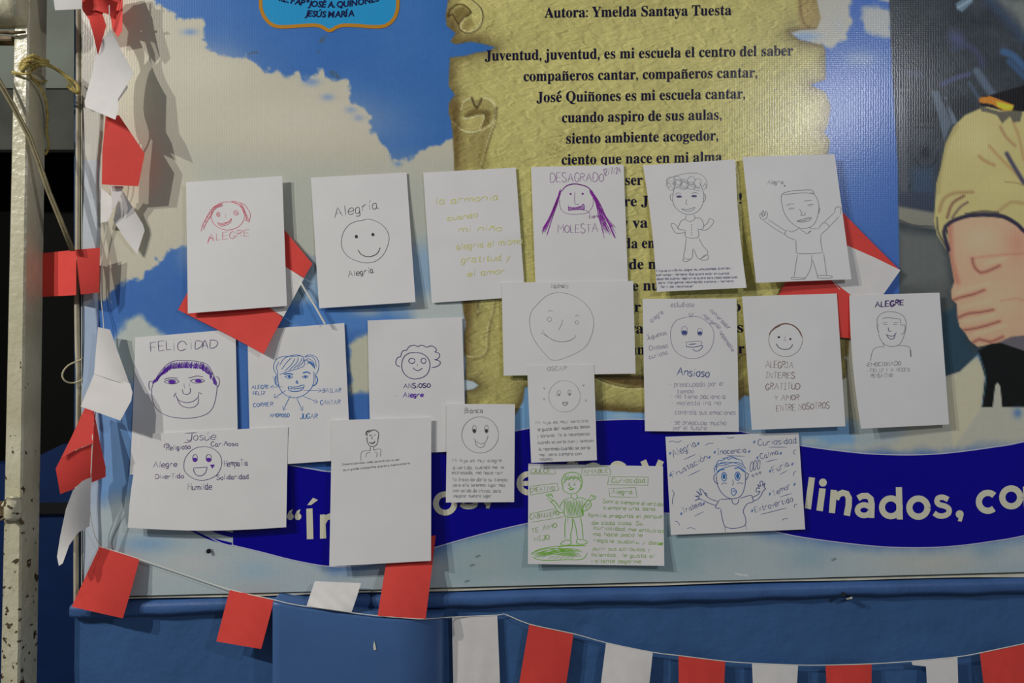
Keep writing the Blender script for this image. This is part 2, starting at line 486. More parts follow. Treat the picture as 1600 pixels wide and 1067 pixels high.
    c.line(z('880 0 960 80 1067 200'), 12, (44, 62, 92), .7, soft=16)
    c.poly(z('710 20 740 0 800 -20 800 10 745 62 718 50'), (104, 128, 146), 4, .9)
    c.line(z('722 40 790 0'), 2, (160, 176, 186), .8)
    c.blob(1494, 60, 15, 11, (68, 76, 112), .9, .5)
    c.line(z('700 250 780 240 840 300 850 340'), 9, (58, 66, 96), .7, soft=8)
    c.line(z('640 440 700 410 780 385'), 7, (72, 78, 112), .9, soft=4)
    c.line(z('470 380 530 390'), 8, (76, 82, 110), .7, soft=8)
    c.line(z('780 430 830 510'), 5, (70, 86, 108), .8, soft=4)
    c.line(z('820 370 900 490'), 12, (84, 98, 116), .9, soft=5)
    c.line(z('960 270 1010 290 1067 350'), 11, (62, 92, 132), .9, soft=5)
    c.line(z('990 320 1067 400'), 9, (56, 82, 116), .9, soft=5)
    c.poly(z('580 475 620 470 690 640 650 740 620 600'), (86, 100, 114), 4, .9)
    c.poly(z('650 505 665 505 720 640 695 650'), (98, 112, 126), 3, .9)
    c.poly(z('640 520 780 500 800 560 720 610'), (40, 44, 50), 8, .7)
    c.poly(z('400 500 450 500 470 1067 420 1067'), (84, 88, 98), 10, .7)
    c.line(z('400 470 470 470'), 5, (96, 100, 104), .6)
    c.line(z('400 300 420 470'), 4, (60, 66, 80), .6, soft=6)
    for k in (600, 625, 660): c.line(z(f'490 {k} 600 {k + 6}'), 2.5, (30, 34, 38), .8)
    c.blob(1443, 234, 20, 22, (66, 70, 84), .8); c.blob(1445, 238, 9, 11, (26, 29, 36), .95)
    c.line(z('500 830 540 875 600 850 620 790'), 4, (34, 40, 52), .7)
    c.poly(z('480 880 600 870 605 1067 480 1067'), (52, 72, 96), 20, .8)
    c.line(z('470 960 478 1067'), 3, (34, 38, 46), .7)
    z2 = zc(1280, 300, 2.963)
    c.poly(z2('365 0 540 0 540 110 365 70'), (52, 60, 76), 10, .9)
    c.poly(z2('360 65 530 95 540 170 430 155 360 130'), (132, 131, 118), 7, .9)
    c.line(z2('365 125 430 152 530 160'), 2, (62, 64, 64), .9)
    c.poly(z2('360 170 560 200 600 300 610 440 560 480 360 440'), (100, 104, 101), 26, .9)
    c.poly(z2('360 440 600 400 640 560 560 600 360 620'), (84, 88, 86), 24, .8)
    c.poly(z2('560 560 640 530 700 720 780 760 640 840 560 860'), (44, 68, 82), 16, .9)
    c.blob(1398, 432, 16, 16, (90, 92, 88), .3)
    c.cl = None
    # sleeve
    sleeve = nums('1535 168 1508 180 1490 198 1477 225 1470 261 1463 288 1461 320 1459 344 1464 367 1479 391 1486 380 1478 361 1488 346 1509 338 1536 336 1567 339 1590 352 1620 372 1740 420 1740 150 1600 160')
    c.poly(sleeve, (182, 172, 116), 2.5)
    cl2 = np.clip(.5 - sdf(X[:, 620:], Y[:, 620:], sleeve) / 2.5, 0, 1)
    c.cl = np.zeros(X.shape); c.cl[:, 620:] = cl2
    c.blob(1530, 220, 30, 30, (192, 184, 130), .7); c.blob(1560, 290, 30, 20, (190, 180, 122), .6)
    c.line(nums('1465 300 1470 262 1480 222 1495 198'), 5, (142, 130, 84), .6, soft=7)
    c.line(nums('1530 244 1540 252 1553 258'), 4, (152, 112, 76), .7, soft=5)
    c.line(nums('1546 228 1562 246 1580 264 1598 282'), 4, (168, 134, 88), .8, soft=4)
    c.line(nums('1563 198 1572 214 1586 228'), 4, (150, 112, 80), .7, soft=4)
    c.line(nums('1583 190 1592 214 1600 250'), 4, (164, 128, 88), .7, soft=4)
    c.line(nums('1573 240 1582 256 1600 286'), 6, (58, 58, 84), .9, soft=4)
    c.line(nums('1570 284 1590 286 1600 290'), 2, (140, 120, 84), .7)
    c.line(nums('1468 330 1474 312 1490 302 1520 300'), 4, (140, 108, 74), .7, soft=5)
    c.line(nums('1480 340 1488 318 1506 306'), 4, (112, 76, 66), .8, soft=3)
    c.line(nums('1488 340 1500 324 1512 316'), 3, (84, 62, 70), .8, soft=3)
    c.line(nums('1560 330 1580 316 1600 318'), 4, (150, 116, 80), .6, soft=5)
    c.line(nums('1464 340 1466 362 1478 386'), 3, (70, 70, 66), .8)
    c.cl = None
    c.poly(nums('1480 350 1482 372 1484 400 1491 440 1486 455 1487 467 1495 475 1496 495 1499 510 1508 520 1515 532 1528 542 1556 536 1600 548 1740 548 1740 400 1620 372 1590 352 1567 341 1536 338 1509 340 1488 347'), (198, 158, 128), 2.5)
    arm = c.cl = np.zeros(X.shape)
    c.cl[:, 620:] = np.clip(.5 - sdf(X[:, 620:], Y[:, 620:], nums('1480 350 1482 372 1484 400 1491 440 1486 455 1487 467 1495 475 1496 495 1499 510 1508 520 1515 532 1528 542 1556 536 1600 548 1740 548 1740 400 1620 372 1590 352 1567 341 1536 338 1509 340 1488 347')) / 2.5, 0, 1)
    c.blob(1530, 375, 30, 24, (204, 172, 140), .8); c.blob(1590, 380, 18, 26, (176, 128, 108), .6)
    c.line(nums('1484 350 1486 400 1496 440'), 8, (170, 112, 94), .8, soft=8)
    c.blob(1560, 470, 30, 30, (206, 170, 136), .7)
    c.line(nums('1520 404 1545 400 1600 396'), 3, (168, 120, 100), .6, soft=4)
    for P in ('1519 404 1522 416 1532 426 1547 422 1562 415', '1489 469 1503 464 1520 460 1538 453', '1498 496 1512 490 1530 488 1552 484',
              '1503 516 1518 514 1536 510 1562 502', '1516 538 1530 530 1547 534 1567 526'):
        c.line(nums(P), 5, (158, 98, 84), .75, soft=5)
        c.line(nums(P), 1.6, (112, 70, 66), .7)
    for P in ('1496 458 1515 450 1545 444', '1502 480 1520 476 1545 470', '1508 503 1530 498 1552 492', '1524 522 1545 516 1570 508', '1540 412 1570 404'):
        c.line(nums(P), 6, (212, 176, 142), .6, soft=6)
    c.line(nums('1564 470 1590 466 1600 470'), 3, (170, 120, 100), .5, soft=4)
    c.cl = None
    c.line(nums('1482 390 1475 362 1484 348 1509 338 1536 335 1567 338 1590 351 1604 364 1660 400'), 6, (44, 42, 62), .95, soft=2.5)
    c.line(nums('1509 334 1536 330 1560 332'), 3, (44, 42, 50), .6)
    c.poly(nums('1562 534 1580 526 1620 522 1740 530 1740 556 1600 556 1580 552'), (96, 92, 98), 3)
    c.poly(nums('1528 549 1545 538 1562 535 1600 548 1740 556 1740 636 1566 636 1563 604 1559 597 1555 602 1551 636 1534 636 1539 590'), (20, 23, 23), 2.2)
    c.line(nums('1535 634 1540 590 1530 552'), 1.6, (70, 110, 130), .8)
    c.poly(nums('1530 153 1548 148 1598 134 1740 118 1740 186 1598 174 1568 173 1532 164'), (24, 24, 28), 2)
    c.poly(nums('1530 165 1560 174 1598 174 1594 190 1583 191 1578 182 1566 193 1558 180 1545 176 1534 174'), (86, 84, 78), 2, .9)
    c.poly(nums('1530 153 1547 150 1584 164 1581 173 1568 173 1550 163 1530 160'), (196, 122, 44), 2)
    c.poly(nums('1556 158 1584 165 1581 172 1570 172 1558 166'), (214, 182, 56), 3)
    c.blob(1590, 645, 7, 8, (84, 118, 160), .9)
    c.poly(nums('1480 592 1500 582 1527 556 1537 584 1532 640 1490 700 1482 640'), (182, 178, 150), 5, .8)
    # small marks
    for q in ((326, 861), (744, 870), (735, 884), (727, 909), (1300, 875)):
        c.line([q, (q[0] + 6, q[1] - 2)], 2, (60, 70, 72), .8)
    c.line(nums('1150 896 1158 898 1168 899'), 2.2, (205, 208, 205), .8)
    c.C += (fbm(X, Y, 5, 77) * 5)[..., None]
    return c
cv = paint()

def banner_material():
    m = bpy.data.materials.new('printed vinyl'); m.use_nodes = True
    nt = m.node_tree; N = nt.nodes; L = nt.links; p = N['Principled BSDF']
    at = N.new('ShaderNodeAttribute'); at.attribute_name = 'print'
    tc = N.new('ShaderNodeTexCoord')
    # embossed look printed on the parchment: difference of two shifted noises
    def noise(shift, sc_=50):
        mp = N.new('ShaderNodeMapping'); mp.inputs['Location'].default_value = shift
        mp.inputs['Rotation'].default_value = (0, .6, 0); mp.inputs['Scale'].default_value = (.75, 1, 1.7)
        L.new(tc.outputs['Object'], mp.inputs['Vector'])
        n = N.new('ShaderNodeTexNoise'); n.inputs['Scale'].default_value = sc_
        n.inputs['Detail'].default_value = 4; n.inputs['Distortion'].default_value = .9
        L.new(mp.outputs['Vector'], n.inputs['Vector'])
        return n.outputs['Fac']
    sub = N.new('ShaderNodeMath'); sub.operation = 'SUBTRACT'
    L.new(noise((0, 0, 0)), sub.inputs[0]); L.new(noise((.0022, 0, -.003)), sub.inputs[1])
    mul = N.new('ShaderNodeMath'); mul.operation = 'MULTIPLY'; mul.inputs[1].default_value = 1.45
    L.new(sub.outputs[0], mul.inputs[0])
    mm = N.new('ShaderNodeMath'); mm.operation = 'MULTIPLY'
    L.new(mul.outputs[0], mm.inputs[0]); L.new(at.outputs['Alpha'], mm.inputs[1])
    ad = N.new('ShaderNodeMath'); ad.operation = 'ADD'; ad.inputs[1].default_value = 1
    L.new(mm.outputs[0], ad.inputs[0])
    vm = N.new('ShaderNodeVectorMath'); vm.operation = 'SCALE'
    L.new(at.outputs['Color'], vm.inputs[0]); L.new(ad.outputs[0], vm.inputs['Scale'])
    L.new(vm.outputs[0], p.inputs['Base Color'])
    # woven base cloth pressed through the vinyl: fine threads both ways
    weave(nt, p, tc)
    return m
def weave(nt, p, tc, rough=.23, spec=.37):
    N = nt.nodes; L = nt.links
    p.inputs['Roughness'].default_value = rough
    p.inputs['Specular IOR Level'].default_value = spec
    def wave(axis, sc_, dist):
        w = N.new('ShaderNodeTexWave'); w.bands_direction = axis; w.inputs['Scale'].default_value = sc_
        w.inputs['Distortion'].default_value = dist; w.inputs['Detail'].default_value = 3
        w.inputs['Detail Scale'].default_value = 3
        L.new(tc.outputs['Object'], w.inputs['Vector']); return w.outputs['Fac']
    a = N.new('ShaderNodeMath'); a.operation = 'ADD'
    h = N.new('ShaderNodeMath'); h.operation = 'MULTIPLY'; h.inputs[1].default_value = .45
    L.new(wave('Z', 75, 3.0), h.inputs[0])
    L.new(wave('X', 58, 3.5), a.inputs[0]); L.new(h.outputs[0], a.inputs[1])
    b = N.new('ShaderNodeBump'); b.inputs['Strength'].default_value = .16; b.inputs['Distance'].default_value = .0005
    L.new(a.outputs[0], b.inputs['Height']); L.new(b.outputs['Normal'], p.inputs['Normal'])
m_ban = banner_material()

def grid_mesh(name, P3, C=None, A=None, m=None):
    ny, nx = P3.shape[:2]
    me = bpy.data.meshes.new(name)
    me.vertices.add(nx * ny); me.vertices.foreach_set('co', P3.reshape(-1).astype(np.float32))
    i = (np.arange(ny - 1)[:, None] * nx + np.arange(nx - 1)[None])
    F = np.stack([i, i + nx, i + nx + 1, i + 1], -1).reshape(-1)
    nf = (nx - 1) * (ny - 1)
    me.loops.add(nf * 4); me.loops.foreach_set('vertex_index', F.astype(np.int32))
    me.polygons.add(nf); me.polygons.foreach_set('loop_start', np.arange(0, nf * 4, 4, dtype=np.int32))
    me.polygons.foreach_set('loop_total', np.full(nf, 4, np.int32))
    me.polygons.foreach_set('use_smooth', np.ones(nf, bool))
    me.update(calc_edges=True); me.validate()
    if C is not None:
        at = me.color_attributes.new('print', 'FLOAT_COLOR', 'POINT')
        rgba = np.concatenate([alb(np.clip(C, 0, 255)), A[..., None]], -1)
        at.data.foreach_set('color', rgba.reshape(-1).astype(np.float32))
    if m: me.materials.append(m)
    return me
def W3(x, y, d):
    k = S * (1 - d / D)
    return np.stack([(x - 800) * k, -d, H + (533.5 - y) * k], -1)
ban = thing('printed_banner', (0, -.011, H), 'large glossy school banner with sky, yellow parchment poem and dark blue ribbon on blue wall', 'banner')
o = bpy.data.objects.new('printed_sheet', grid_mesh('printed_sheet', W3(X, Y, bd(X, Y)), cv.C, cv.M, m_ban))
col.objects.link(o); adopt(o, ban)
# board behind, its cream edge showing at the bottom and the left
m_edge = mat('cream board edge', (196, 186, 166), .6, var=.15, vscale=30)
def board():
    xs = list(range(127, 1741, 20)) + [1741]
    V = []
    for x in xs:
        t = yb(x) + (1.8 + 4.5 * max(0, (x - 1380) / 340) + .8 * math.sin(x * .02)) 
        for d in (.0045, .0105):
            V.append(W(x, -64, d)); V.append(W(x, t + 1.5, d))
    F = []
    for i in range(len(xs) - 1):
        a, b = i * 4, i * 4 + 4
        F += [(a + 2, a + 3, b + 3, b + 2), (a, b, b + 1, a + 1), (a + 1, b + 1, b + 3, a + 3), (a, a + 2, b + 2, b)]
    F += [(0, 1, 3, 2), (len(V) - 4, len(V) - 2, len(V) - 1, len(V) - 3)]
    return mesh_obj('backing_board', V, F, m_edge, label='cream edge of the board behind the banner')
adopt(board(), ban)
# dark seam along the lower and left edge of the sheet
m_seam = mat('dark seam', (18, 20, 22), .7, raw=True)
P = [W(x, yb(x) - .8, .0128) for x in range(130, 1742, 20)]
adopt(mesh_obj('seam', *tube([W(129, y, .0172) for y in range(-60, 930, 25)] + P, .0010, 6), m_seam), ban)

# --- flat lettering laid on the banner
def ontoban(pts, tris, lift=.0006):
    x = np.array([p[0] for p in pts]); y = np.array([p[1] for p in pts])
    return W3(x, y, bd(x, y) + lift), tris
def ink_material(key, c, rough=.22):
    if key in MATS: return MATS[key]
    m = bpy.data.materials.new(key); m.use_nodes = True; p = m.node_tree.nodes['Principled BSDF']
    p.inputs['Base Color'].default_value = (*alb(c), 1)
    tc = m.node_tree.nodes.new('ShaderNodeTexCoord'); weave(m.node_tree, p, tc, rough)
    MATS[key] = m; return m
# ribbon
top = smoothline(nums('364 706 410 718 452 726.5 490 733 518 737 560 734 600 724 640 713 676 703 730 690 806 673 860 664 931 657 1003 655 1080 660 1153 673 1200 684 1249 695.6 1325 705.8 1370 709.5 1420 710.7 1465 709 1508 704.6 1555 698 1600 690 1740 655'), step=14)
bot = smoothline(nums('364 852 410 863 460 875.7 514 885 560 884 600 878 640 869 676 856.5 720 843.5 766 831 815 819.6 870 809 930 803 985 800.5 1039 801.5 1095 807 1150 816 1200 828 1240 837 1285 844 1330 849.6 1375 854 1420 855.7 1465 855 1508 851.5 1555 845 1600 837 1740 805'), step=14)
tx, ty = np.array(top).T; bx, by = np.array(bot).T
gx = np.arange(364, 1741, 8.0)
ry0 = np.interp(gx, tx, ty); ry1 = np.interp(gx, bx, by)
rr = np.linspace(0, 1, 20)[:, None]
RX = np.repeat(gx[None], 20, 0); RY = ry0 * (1 - rr) + ry1 * rr
m_rib = ink_material('ribbon blue print', (4, 0, 124), .30)
o = bpy.data.objects.new('ribbon_print', grid_mesh('ribbon_print', W3(RX, RY, bd(RX, RY) + .0004), m=m_rib))
col.objects.link(o); adopt(o, ban); o['label'] = 'dark blue wavy ribbon printed across the banner'

def ribbon_strip(P, w, taper=False):
    """flat stroke along a 2-D polyline -> pts, faces"""
    P = [np.array(p, float) for p in P]
    pts, F = [], []
    n = len(P)
    for i in range(n):
        t = P[min(i + 1, n - 1)] - P[max(i - 1, 0)]
        l = np.linalg.norm(t); t = t / l if l > 1e-6 else np.array([1., 0])
        nn = np.array([-t[1], t[0]]) * w / 2
        if taper and i in (0, n - 1): nn = nn * .4
        a, b = P[i] + nn, P[i] - nn
        pts += [tuple(a), tuple(b)]
    for i in range(n - 1):
        F.append((2 * i, 2 * i + 1, 2 * i + 3, 2 * i + 2))
    return pts, F
def onban_obj(name, parts, m, lift=.0009, label=None):
    V, F = merge([ontoban(p, f, lift) for p, f in parts])
    o = mesh_obj(name, V, F, m, label=label)
    adopt(o, ban); return o
m_line = ink_material('ribbon outline print', (168, 170, 205))
onban_obj('ribbon_outline', [ribbon_strip(top, 1.6), ribbon_strip(bot, 1.6),
          ribbon_strip(smoothline(nums('300 826 325 838 345 848 364 853'), step=6), 1.5)], m_line, .0008)
onban_obj('ribbon_tail', [ribbon_strip(smoothline(nums('262 812 296 826 325 840 345 846 362 850'), step=6), 4.5),
                          ribbon_strip(smoothline(nums('300 812 330 826 350 833 364 836'), step=6), 7)], m_rib, .0005)

def text_mesh(s, bold=0.0, shear=0, spacing=1.0):
    c = bpy.data.curves.new('t', 'FONT'); c.body = s; c.size = 1; c.offset = bold; c.shear = shear
    c.space_character = spacing; c.resolution_u = 3
    o = bpy.data.objects.new('t', c); col.objects.link(o)
    bpy.context.view_layer.update()
    me = bpy.data.meshes.new_from_object(o)
    V = [(v.co.x, v.co.y) for v in me.vertices]; F = [tuple(p.vertices) for p in me.polygons]
    bpy.data.objects.remove(o); bpy.data.curves.remove(c); bpy.data.meshes.remove(me)
    return V, F
def serif(s):
    o = ''
    for ch in s:
        if 'A' <= ch <= 'Z': o += chr(0x1D400 + ord(ch) - 65)
        elif 'a' <= ch <= 'z': o += chr(0x1D41A + ord(ch) - 97)
        else: o += ch
    return o
PLAIN = {'ñ': 'n', 'é': 'e', 'í': 'i', 'ú': 'u'}
def place(V, F, x0, y0, x1, y1, hy):
    """baseline from (x0,y0) to (x1,y1), hy = units per em upward"""
    mx0 = min(v[0] for v in V); mx1 = max(v[0] for v in V)
    k = (x1 - x0) / (mx1 - mx0); sl = (y1 - y0) / (x1 - x0)
    return [(x0 + (v[0] - mx0) * k, y0 + (v[0] - mx0) * k * sl - v[1] * hy) for v in V], F
def poem(s, x0, y0, x1, y1, em=23.5):
    plain = ''.join(PLAIN.get(ch, ch) for ch in s)
    V, F = text_mesh(serif(plain), bold=.004)
    mx0 = min(v[0] for v in V); mx1 = max(v[0] for v in V); k = (x1 - x0) / (mx1 - mx0); sl = (y1 - y0) / (x1 - x0)
    out = [place(V, F, x0, y0, x1, y1, em)]
    for i, ch in enumerate(s):
        if ch in PLAIN:
            a = text_mesh(serif(plain[:i]))[0] if i else [(0, 0)]
            b = text_mesh(serif(plain[:i + 1]))[0]
            c0 = (max(v[0] for v in a) + max(v[0] for v in b)) / 2 + .02
            cx = x0 + (c0 - mx0) * k; cy = y0 + (cx - x0) * sl - em * .56
            if ch == 'ñ':
                out.append(ribbon_strip([(cx - 4, cy + .8), (cx - 1.8, cy - .8), (cx + 1.5, cy + .7), (cx + 4, cy - 1.2)], 2.0))
            else:
                out.append(ribbon_strip([(cx - 1.5, cy + 1), (cx + 3, cy - 4)], 2.4))
    return out
T = []
for a in (("Autora: Ymelda Santaya Tuesta", 850.6, 27.5, 1142.8, 23.3),
          ("Juventud, juventud, es mi escuela el centro del saber", 757.5, 94.6, 1239, 86.5),
          ("compañeros cantar, compañeros cantar,", 818, 126.7, 1183, 120.6),
          ("José Quiñones es mi escuela cantar,", 838.4, 159.6, 1164, 153.6),
          ("cuando aspiro de sus aulas,", 878, 191.3, 1127.5, 186.5),
          ("siento ambiente acogedor,", 884.7, 224.2, 1122, 219.0),
          ("ciento que nace en mi alma.", 877.4, 257.1, 1132, 252.4),
          ("ser", 977, 289, 1004, 288.6), ("pre J", 962, 322.5, 1013, 321.6), ("!", 1155, 318, 1159, 318),
          ("y va", 970, 356, 1012, 355.3), ("da en", 975, 388, 1023, 387), ("de n", 983, 420.5, 1025, 419.8),
          ("e nu", 988, 454, 1030, 453.2), ("por", 966, 487.5, 1001.5, 487), ("o", 1146, 486, 1157, 486),
          ("ra", 984, 521, 1005, 520.6), ("s", 1152, 519, 1161, 519), ("un", 984, 554, 1007, 553.6), ("r", 1154, 552, 1163, 552)):
    onban_obj('poem_line', poem(*a), ink_material('poem ink', (16, 14, 44)), .0007)

# ribbon lettering (rounded bold sans)
T = []
def rib(s, x0, y0, x1, y1, em=70, bold=.022, rot=0, sp=1.05):
    V, F = text_mesh(s, bold=bold, spacing=sp)
    V, F = place(V, F, 0, 0, x1 - x0, 0, em)
    a = math.atan2(y1 - y0, x1 - x0) if not rot else rot
    ca, sa = math.cos(a), math.sin(a)
    T.append(([(x0 + u * ca - v * sa, y0 + u * sa + v * ca) for u, v in V], F))
def stroke(P, w=10): T.append(ribbon_strip(P, w))
def arc(cx, cy, rx, ry, a0, a1, n=24):
    return [(cx + rx * math.cos(math.radians(a0 + (a1 - a0) * i / n)), cy - ry * math.sin(math.radians(a0 + (a1 - a0) * i / n))) for i in range(n + 1)]
z = zc(1240, 640, 4.103)
def poly2(pts): 
    tri = tessellate_polygon([[Vector((p[0], p[1], 0)) for p in pts]])
    T.append((pts, [tuple(t) for t in tri]))
poly2(z('98 432 137 437 111 640 71 630'))
T.append((arc(1285.8, 753.9, 6.1, 6.3, 0, 350, 20), [tuple(range(21))]))
poly2(z('165 503 206 507 187 652 146 645'))
poly2(z('238 512 279 517 265 665 226 660'))
stroke([(1306.2, 780), (1310, 772.5), (1317, 769.8), (1323, 771.5), (1326.3, 778), (1326, 790), (1323, 805.5)], 10)
stroke([(1340.5, 778.5), (1347, 774.8), (1355, 774.6), (1360.5, 779), (1362, 788), (1361.3, 809)], 9.6)
stroke(arc(1350, 797, 10.2, 8.2, 30, 345), 8.6)
stroke(arc(1392, 792.5, 14, 14, 0, 360), 9.5)
poly2(z('655 497 695 497 700 704 661 703'))
stroke(arc(1435, 793, 14.2, 14.2, 0, 360), 9.8)
stroke(smoothline([(1481.5, 780.5), (1474, 777), (1466, 778), (1464, 784), (1468, 788.5), (1476, 790.5), (1482.5, 795), (1482, 802), (1474, 806), (1466, 805.5), (1459.5, 801.5)], n=4), 8.4)
T.append((arc(1499.5, 803.3, 6.2, 6.2, 0, 350, 20), [tuple(range(21))]))
poly2(nums('1499 806 1505.8 804 1502.5 815 1496.5 814'))
stroke(arc(1543.5, 784, 14, 14, 45, 312), 9.8)
stroke(arc(1580, 777, 14, 14, 0, 360), 9.8)
stroke([(1603, 760), (1605, 792)], 10); stroke([(1606, 770), (1614, 765), (1622, 768), (1625, 776), (1627, 790)], 10)
onban_obj('ribbon_word', T, ink_material('cream lettering', (186, 184, 164)), .0011); T = []
# left part
poly2(nums('480 789 489 777.7 497 781 486 789')); poly2(nums('478.5 794.8 488.3 794 489.6 842 479.5 842.5'))
poly2(nums('500 804 508 803.5 509.8 841 500 841.5'))
stroke([(505, 816), (509, 809), (516, 806.5), (523, 808), (527, 816), (528, 840)], 9.5)
for q in (451, 463):
    T.append((arc(q + 2.5, 807, 5.4, 5.4, 0, 350, 16), [tuple(range(17))]))
    poly2([(q - 2.8, 806), (q + 1, 798), (q + 6.5, 795.5), (q + 4, 803)])
onban_obj('ribbon_word', T, ink_material('cream lettering', (186, 184, 164)), .0011); T = []
stroke(arc(695.5, 786.5, 14.5, 14.5, 0, 360), 9)
stroke(smoothline([(742, 768), (735, 764), (728, 766), (726, 772), (735, 778), (742, 783), (742, 789), (734, 791.5), (725, 790.5), (721, 787)], n=4), 8)
T.append((arc(761.5, 784, 5.8, 5.8, 0, 350, 16), [tuple(range(17))])); poly2(nums('760 788 767.5 785 764.5 794.5 759 794'))
onban_obj('ribbon_word', T, ink_material('cream lettering', (186, 184, 164)), .0011); T = []
stroke(arc(826, 755, 14.5, 14.5, 0, 320), 9); stroke([(812, 755.5), (841, 754.5)], 7.5)
stroke(arc(862, 748, 12.5, 13, 0, 180), 9); stroke([(849.5, 735), (849.5, 768)], 9); stroke([(874.5, 748), (874.5, 765)], 9)
stroke([(893, 713), (893, 757)], 9.5); stroke([(886, 725.5), (903, 725.5)], 6)
stroke(arc(926.5, 741.5, 14.5, 14.5, 0, 360), 9)
stroke(smoothline([(976, 729), (968, 724.6), (960, 725.5), (957, 732), (966, 738), (974, 743), (974, 750), (966, 754), (957, 751)], n=4), 8.5)
stroke([(1005, 719.5), (1019, 752)], 9.5); stroke([(1033, 719.5), (1015, 762)], 9.5)
onban_obj('ribbon_word', T, ink_material('cream lettering', (186, 184, 164)), .0011); T = []


# shield
z = zc(280, 0, 3.81)
sh = z('484 -300 484 0 490 60 510 105 545 142 590 158 660 158 740 152 810 150 850 160 895 182 940 160 985 150 1060 152 1130 158 1200 158 1240 146 1275 115 1295 70 1302 0 1302 -300')
tri = tessellate_polygon([[Vector((a, b, 0)) for a, b in sh]])
onban_obj('shield_print', [(sh, [tuple(t) for t in tri])], ink_material('cyan print', (36, 128, 176)), .0004, 'bright blue shield shape with ochre outline')
onban_obj('shield_outline', [ribbon_strip(smoothline(sh, step=3), 5.5)], ink_material('ochre print', (158, 112, 34)), .0008)
T = []
def arctext(s, x0, x1, f, em, bold=.035, shear=.15):
    """glyph by glyph along y=f(x)"""
    full = text_mesh(s.replace(' ', 'i'), bold=bold)[0]; w = max(v[0] for v in full)
    k = (x1 - x0) / w; acc = 0
    for i, ch in enumerate(s):
        b = max(v[0] for v in text_mesh(s[:i + 1].replace(' ', 'i'), bold=0)[0])
        if ch != ' ':
            V, F = text_mesh(ch, bold=bold, shear=shear)
            mx = (min(v[0] for v in V) + max(v[0] for v in V)) / 2
            cx = x0 + (acc + b) / 2 * k
            sl = (f(cx + 2) - f(cx - 2)) / 4; a = math.atan(sl); ca, sa = math.cos(a), math.sin(a)
            T.append(([(cx + (v[0] - mx) * k * ca + v[1] * em * sa, f(cx) + (v[0] - mx) * k * sa - v[1] * em * ca) for v in V], F))
        acc = b
f1 = lambda x: 11.5 - ((x - 515) / 100) ** 2 * 17
arctext('I.E. FAP "JOSÉ A. QUIÑONES"', 436, 598, f1, 13.2)
f2 = lambda x: 27 - ((x - 515) / 60) ** 2 * 5
onban_obj('shield_lettering', T, ink_material('navy print', (20, 22, 60)), .0009); T = []
arctext('JESÚS MARÍA', 478, 554, f2, 13.5)
onban_obj('shield_lettering', T, ink_material('navy print', (20, 22, 60)), .0009, 'navy capitals reading JESÚS MARÍA')

# ================================================================== PAPER SHEETS
GL = {
 'A': (8, '004a80 2464'), 'B': (6, '000a 0a4a684605 0556634100'), 'C': (6, '684a2a0703204062'), 'D': (7, '000a 0a4a77734000'),
 'E': (6, '60000a6a 0555'), 'F': (6, '000a6a 0555'), 'G': (6, '684a2a070320406264 3464'), 'H': (6, '000a 606a 0565'),
 'I': (4, '202a 0a4a 0040'), 'J': (5, '5a52301002 2a8a'), 'L': (5, '0a0050'), 'M': (8, '000a458a80'), 'N': (6, '000a606a'),
 'O': (6, '3a07033063673a'), 'P': (6, '000a 0a4a684605'), 'Q': (6, '3a07033063673a 3370'), 'R': (6, '000a 0a4a684605 3560'),
 'S': (6, '594a1a08165462401002'), 'T': (6, '0a6a 3a30'), 'U': (6, '0a022040626a'), 'V': (6, '0a306a'), 'W': (8, '0a2045608a'),
 'X': (6, '006a 0a60'), 'Y': (6, '0a356a 3530'), 'Z': (6, '0a6a0060'),
 'a': (5, '4536160401103042 46415060'), 'b': (5, '0a00 04264654523001'), 'c': (5, '5536160401103051'), 'd': (5, '4536160401103042 4a415060'),
 'e': (5, '03535546260401204051'), 'f': (4, '4a3a2820 0646'), 'g': (5, '4536160401103042 464n3o1o0n'), 'h': (5, '0a00 0426465450'),
 'i': (2, '1610 1819'), 'j': (3, '262n1o0n 2829'), 'k': (5, '0a00 0346 1450'), 'l': (2, '1a10'), 'm': (8, '0600 0426364440 4466768480'),
 'n': (5, '0600 0426465450'), 'o': (5, '260402204052544626'), 'p': (5, '060p 04264654523001'), 'q': (5, '5536160401103052 565p'),
 'r': (4, '0600 042646'), 's': (4, '45361605144241301001'), 't': (4, '29213041 0646'), 'u': (5, '0601103052 5650'), 'v': (4, '062046'),
 'w': (6, '0620344066'), 'x': (4, '0640 0046'), 'y': (4, '0621 460p'), 'z': (4, '06460040'),
 '1': (3, '083a30'), '2': (6, '082a5a680060'), '4': (6, '4a0363 4740'), '7': (6, '0a6a20'), '9': (6, '65571a0a08163667 6a50'), '/': (5, '005a'),
 '-': (4, '0444'), '.': (1, '0001'), ',': (1, '010n'), '!': (2, '1a13 1011'), '*': (5, '2923 0844 0448'), ':': (1, '0001 0405'),
 'ñ': (5, '0600 0426465450 08293859'), 'í': (2, '1610 183b'), 'ú': (5, '0601103052 5650 284b'), 'ó': (5, '260402204052544626 284b'),
 'Í': (4, '202a 0a4a 0040 2b4c'), 'á': (5, '4536160401103042 46415060 284b'), 'é': (5, '03535546260401204051 284b'), ' ': (3, ''),
 'ı': (3, '202a 2b2c')}
YV = {**{str(i): i for i in range(10)}, 'a': 10, 'b': 11, 'c': 12, 'm': -1, 'n': -2, 'o': -3, 'p': -4}

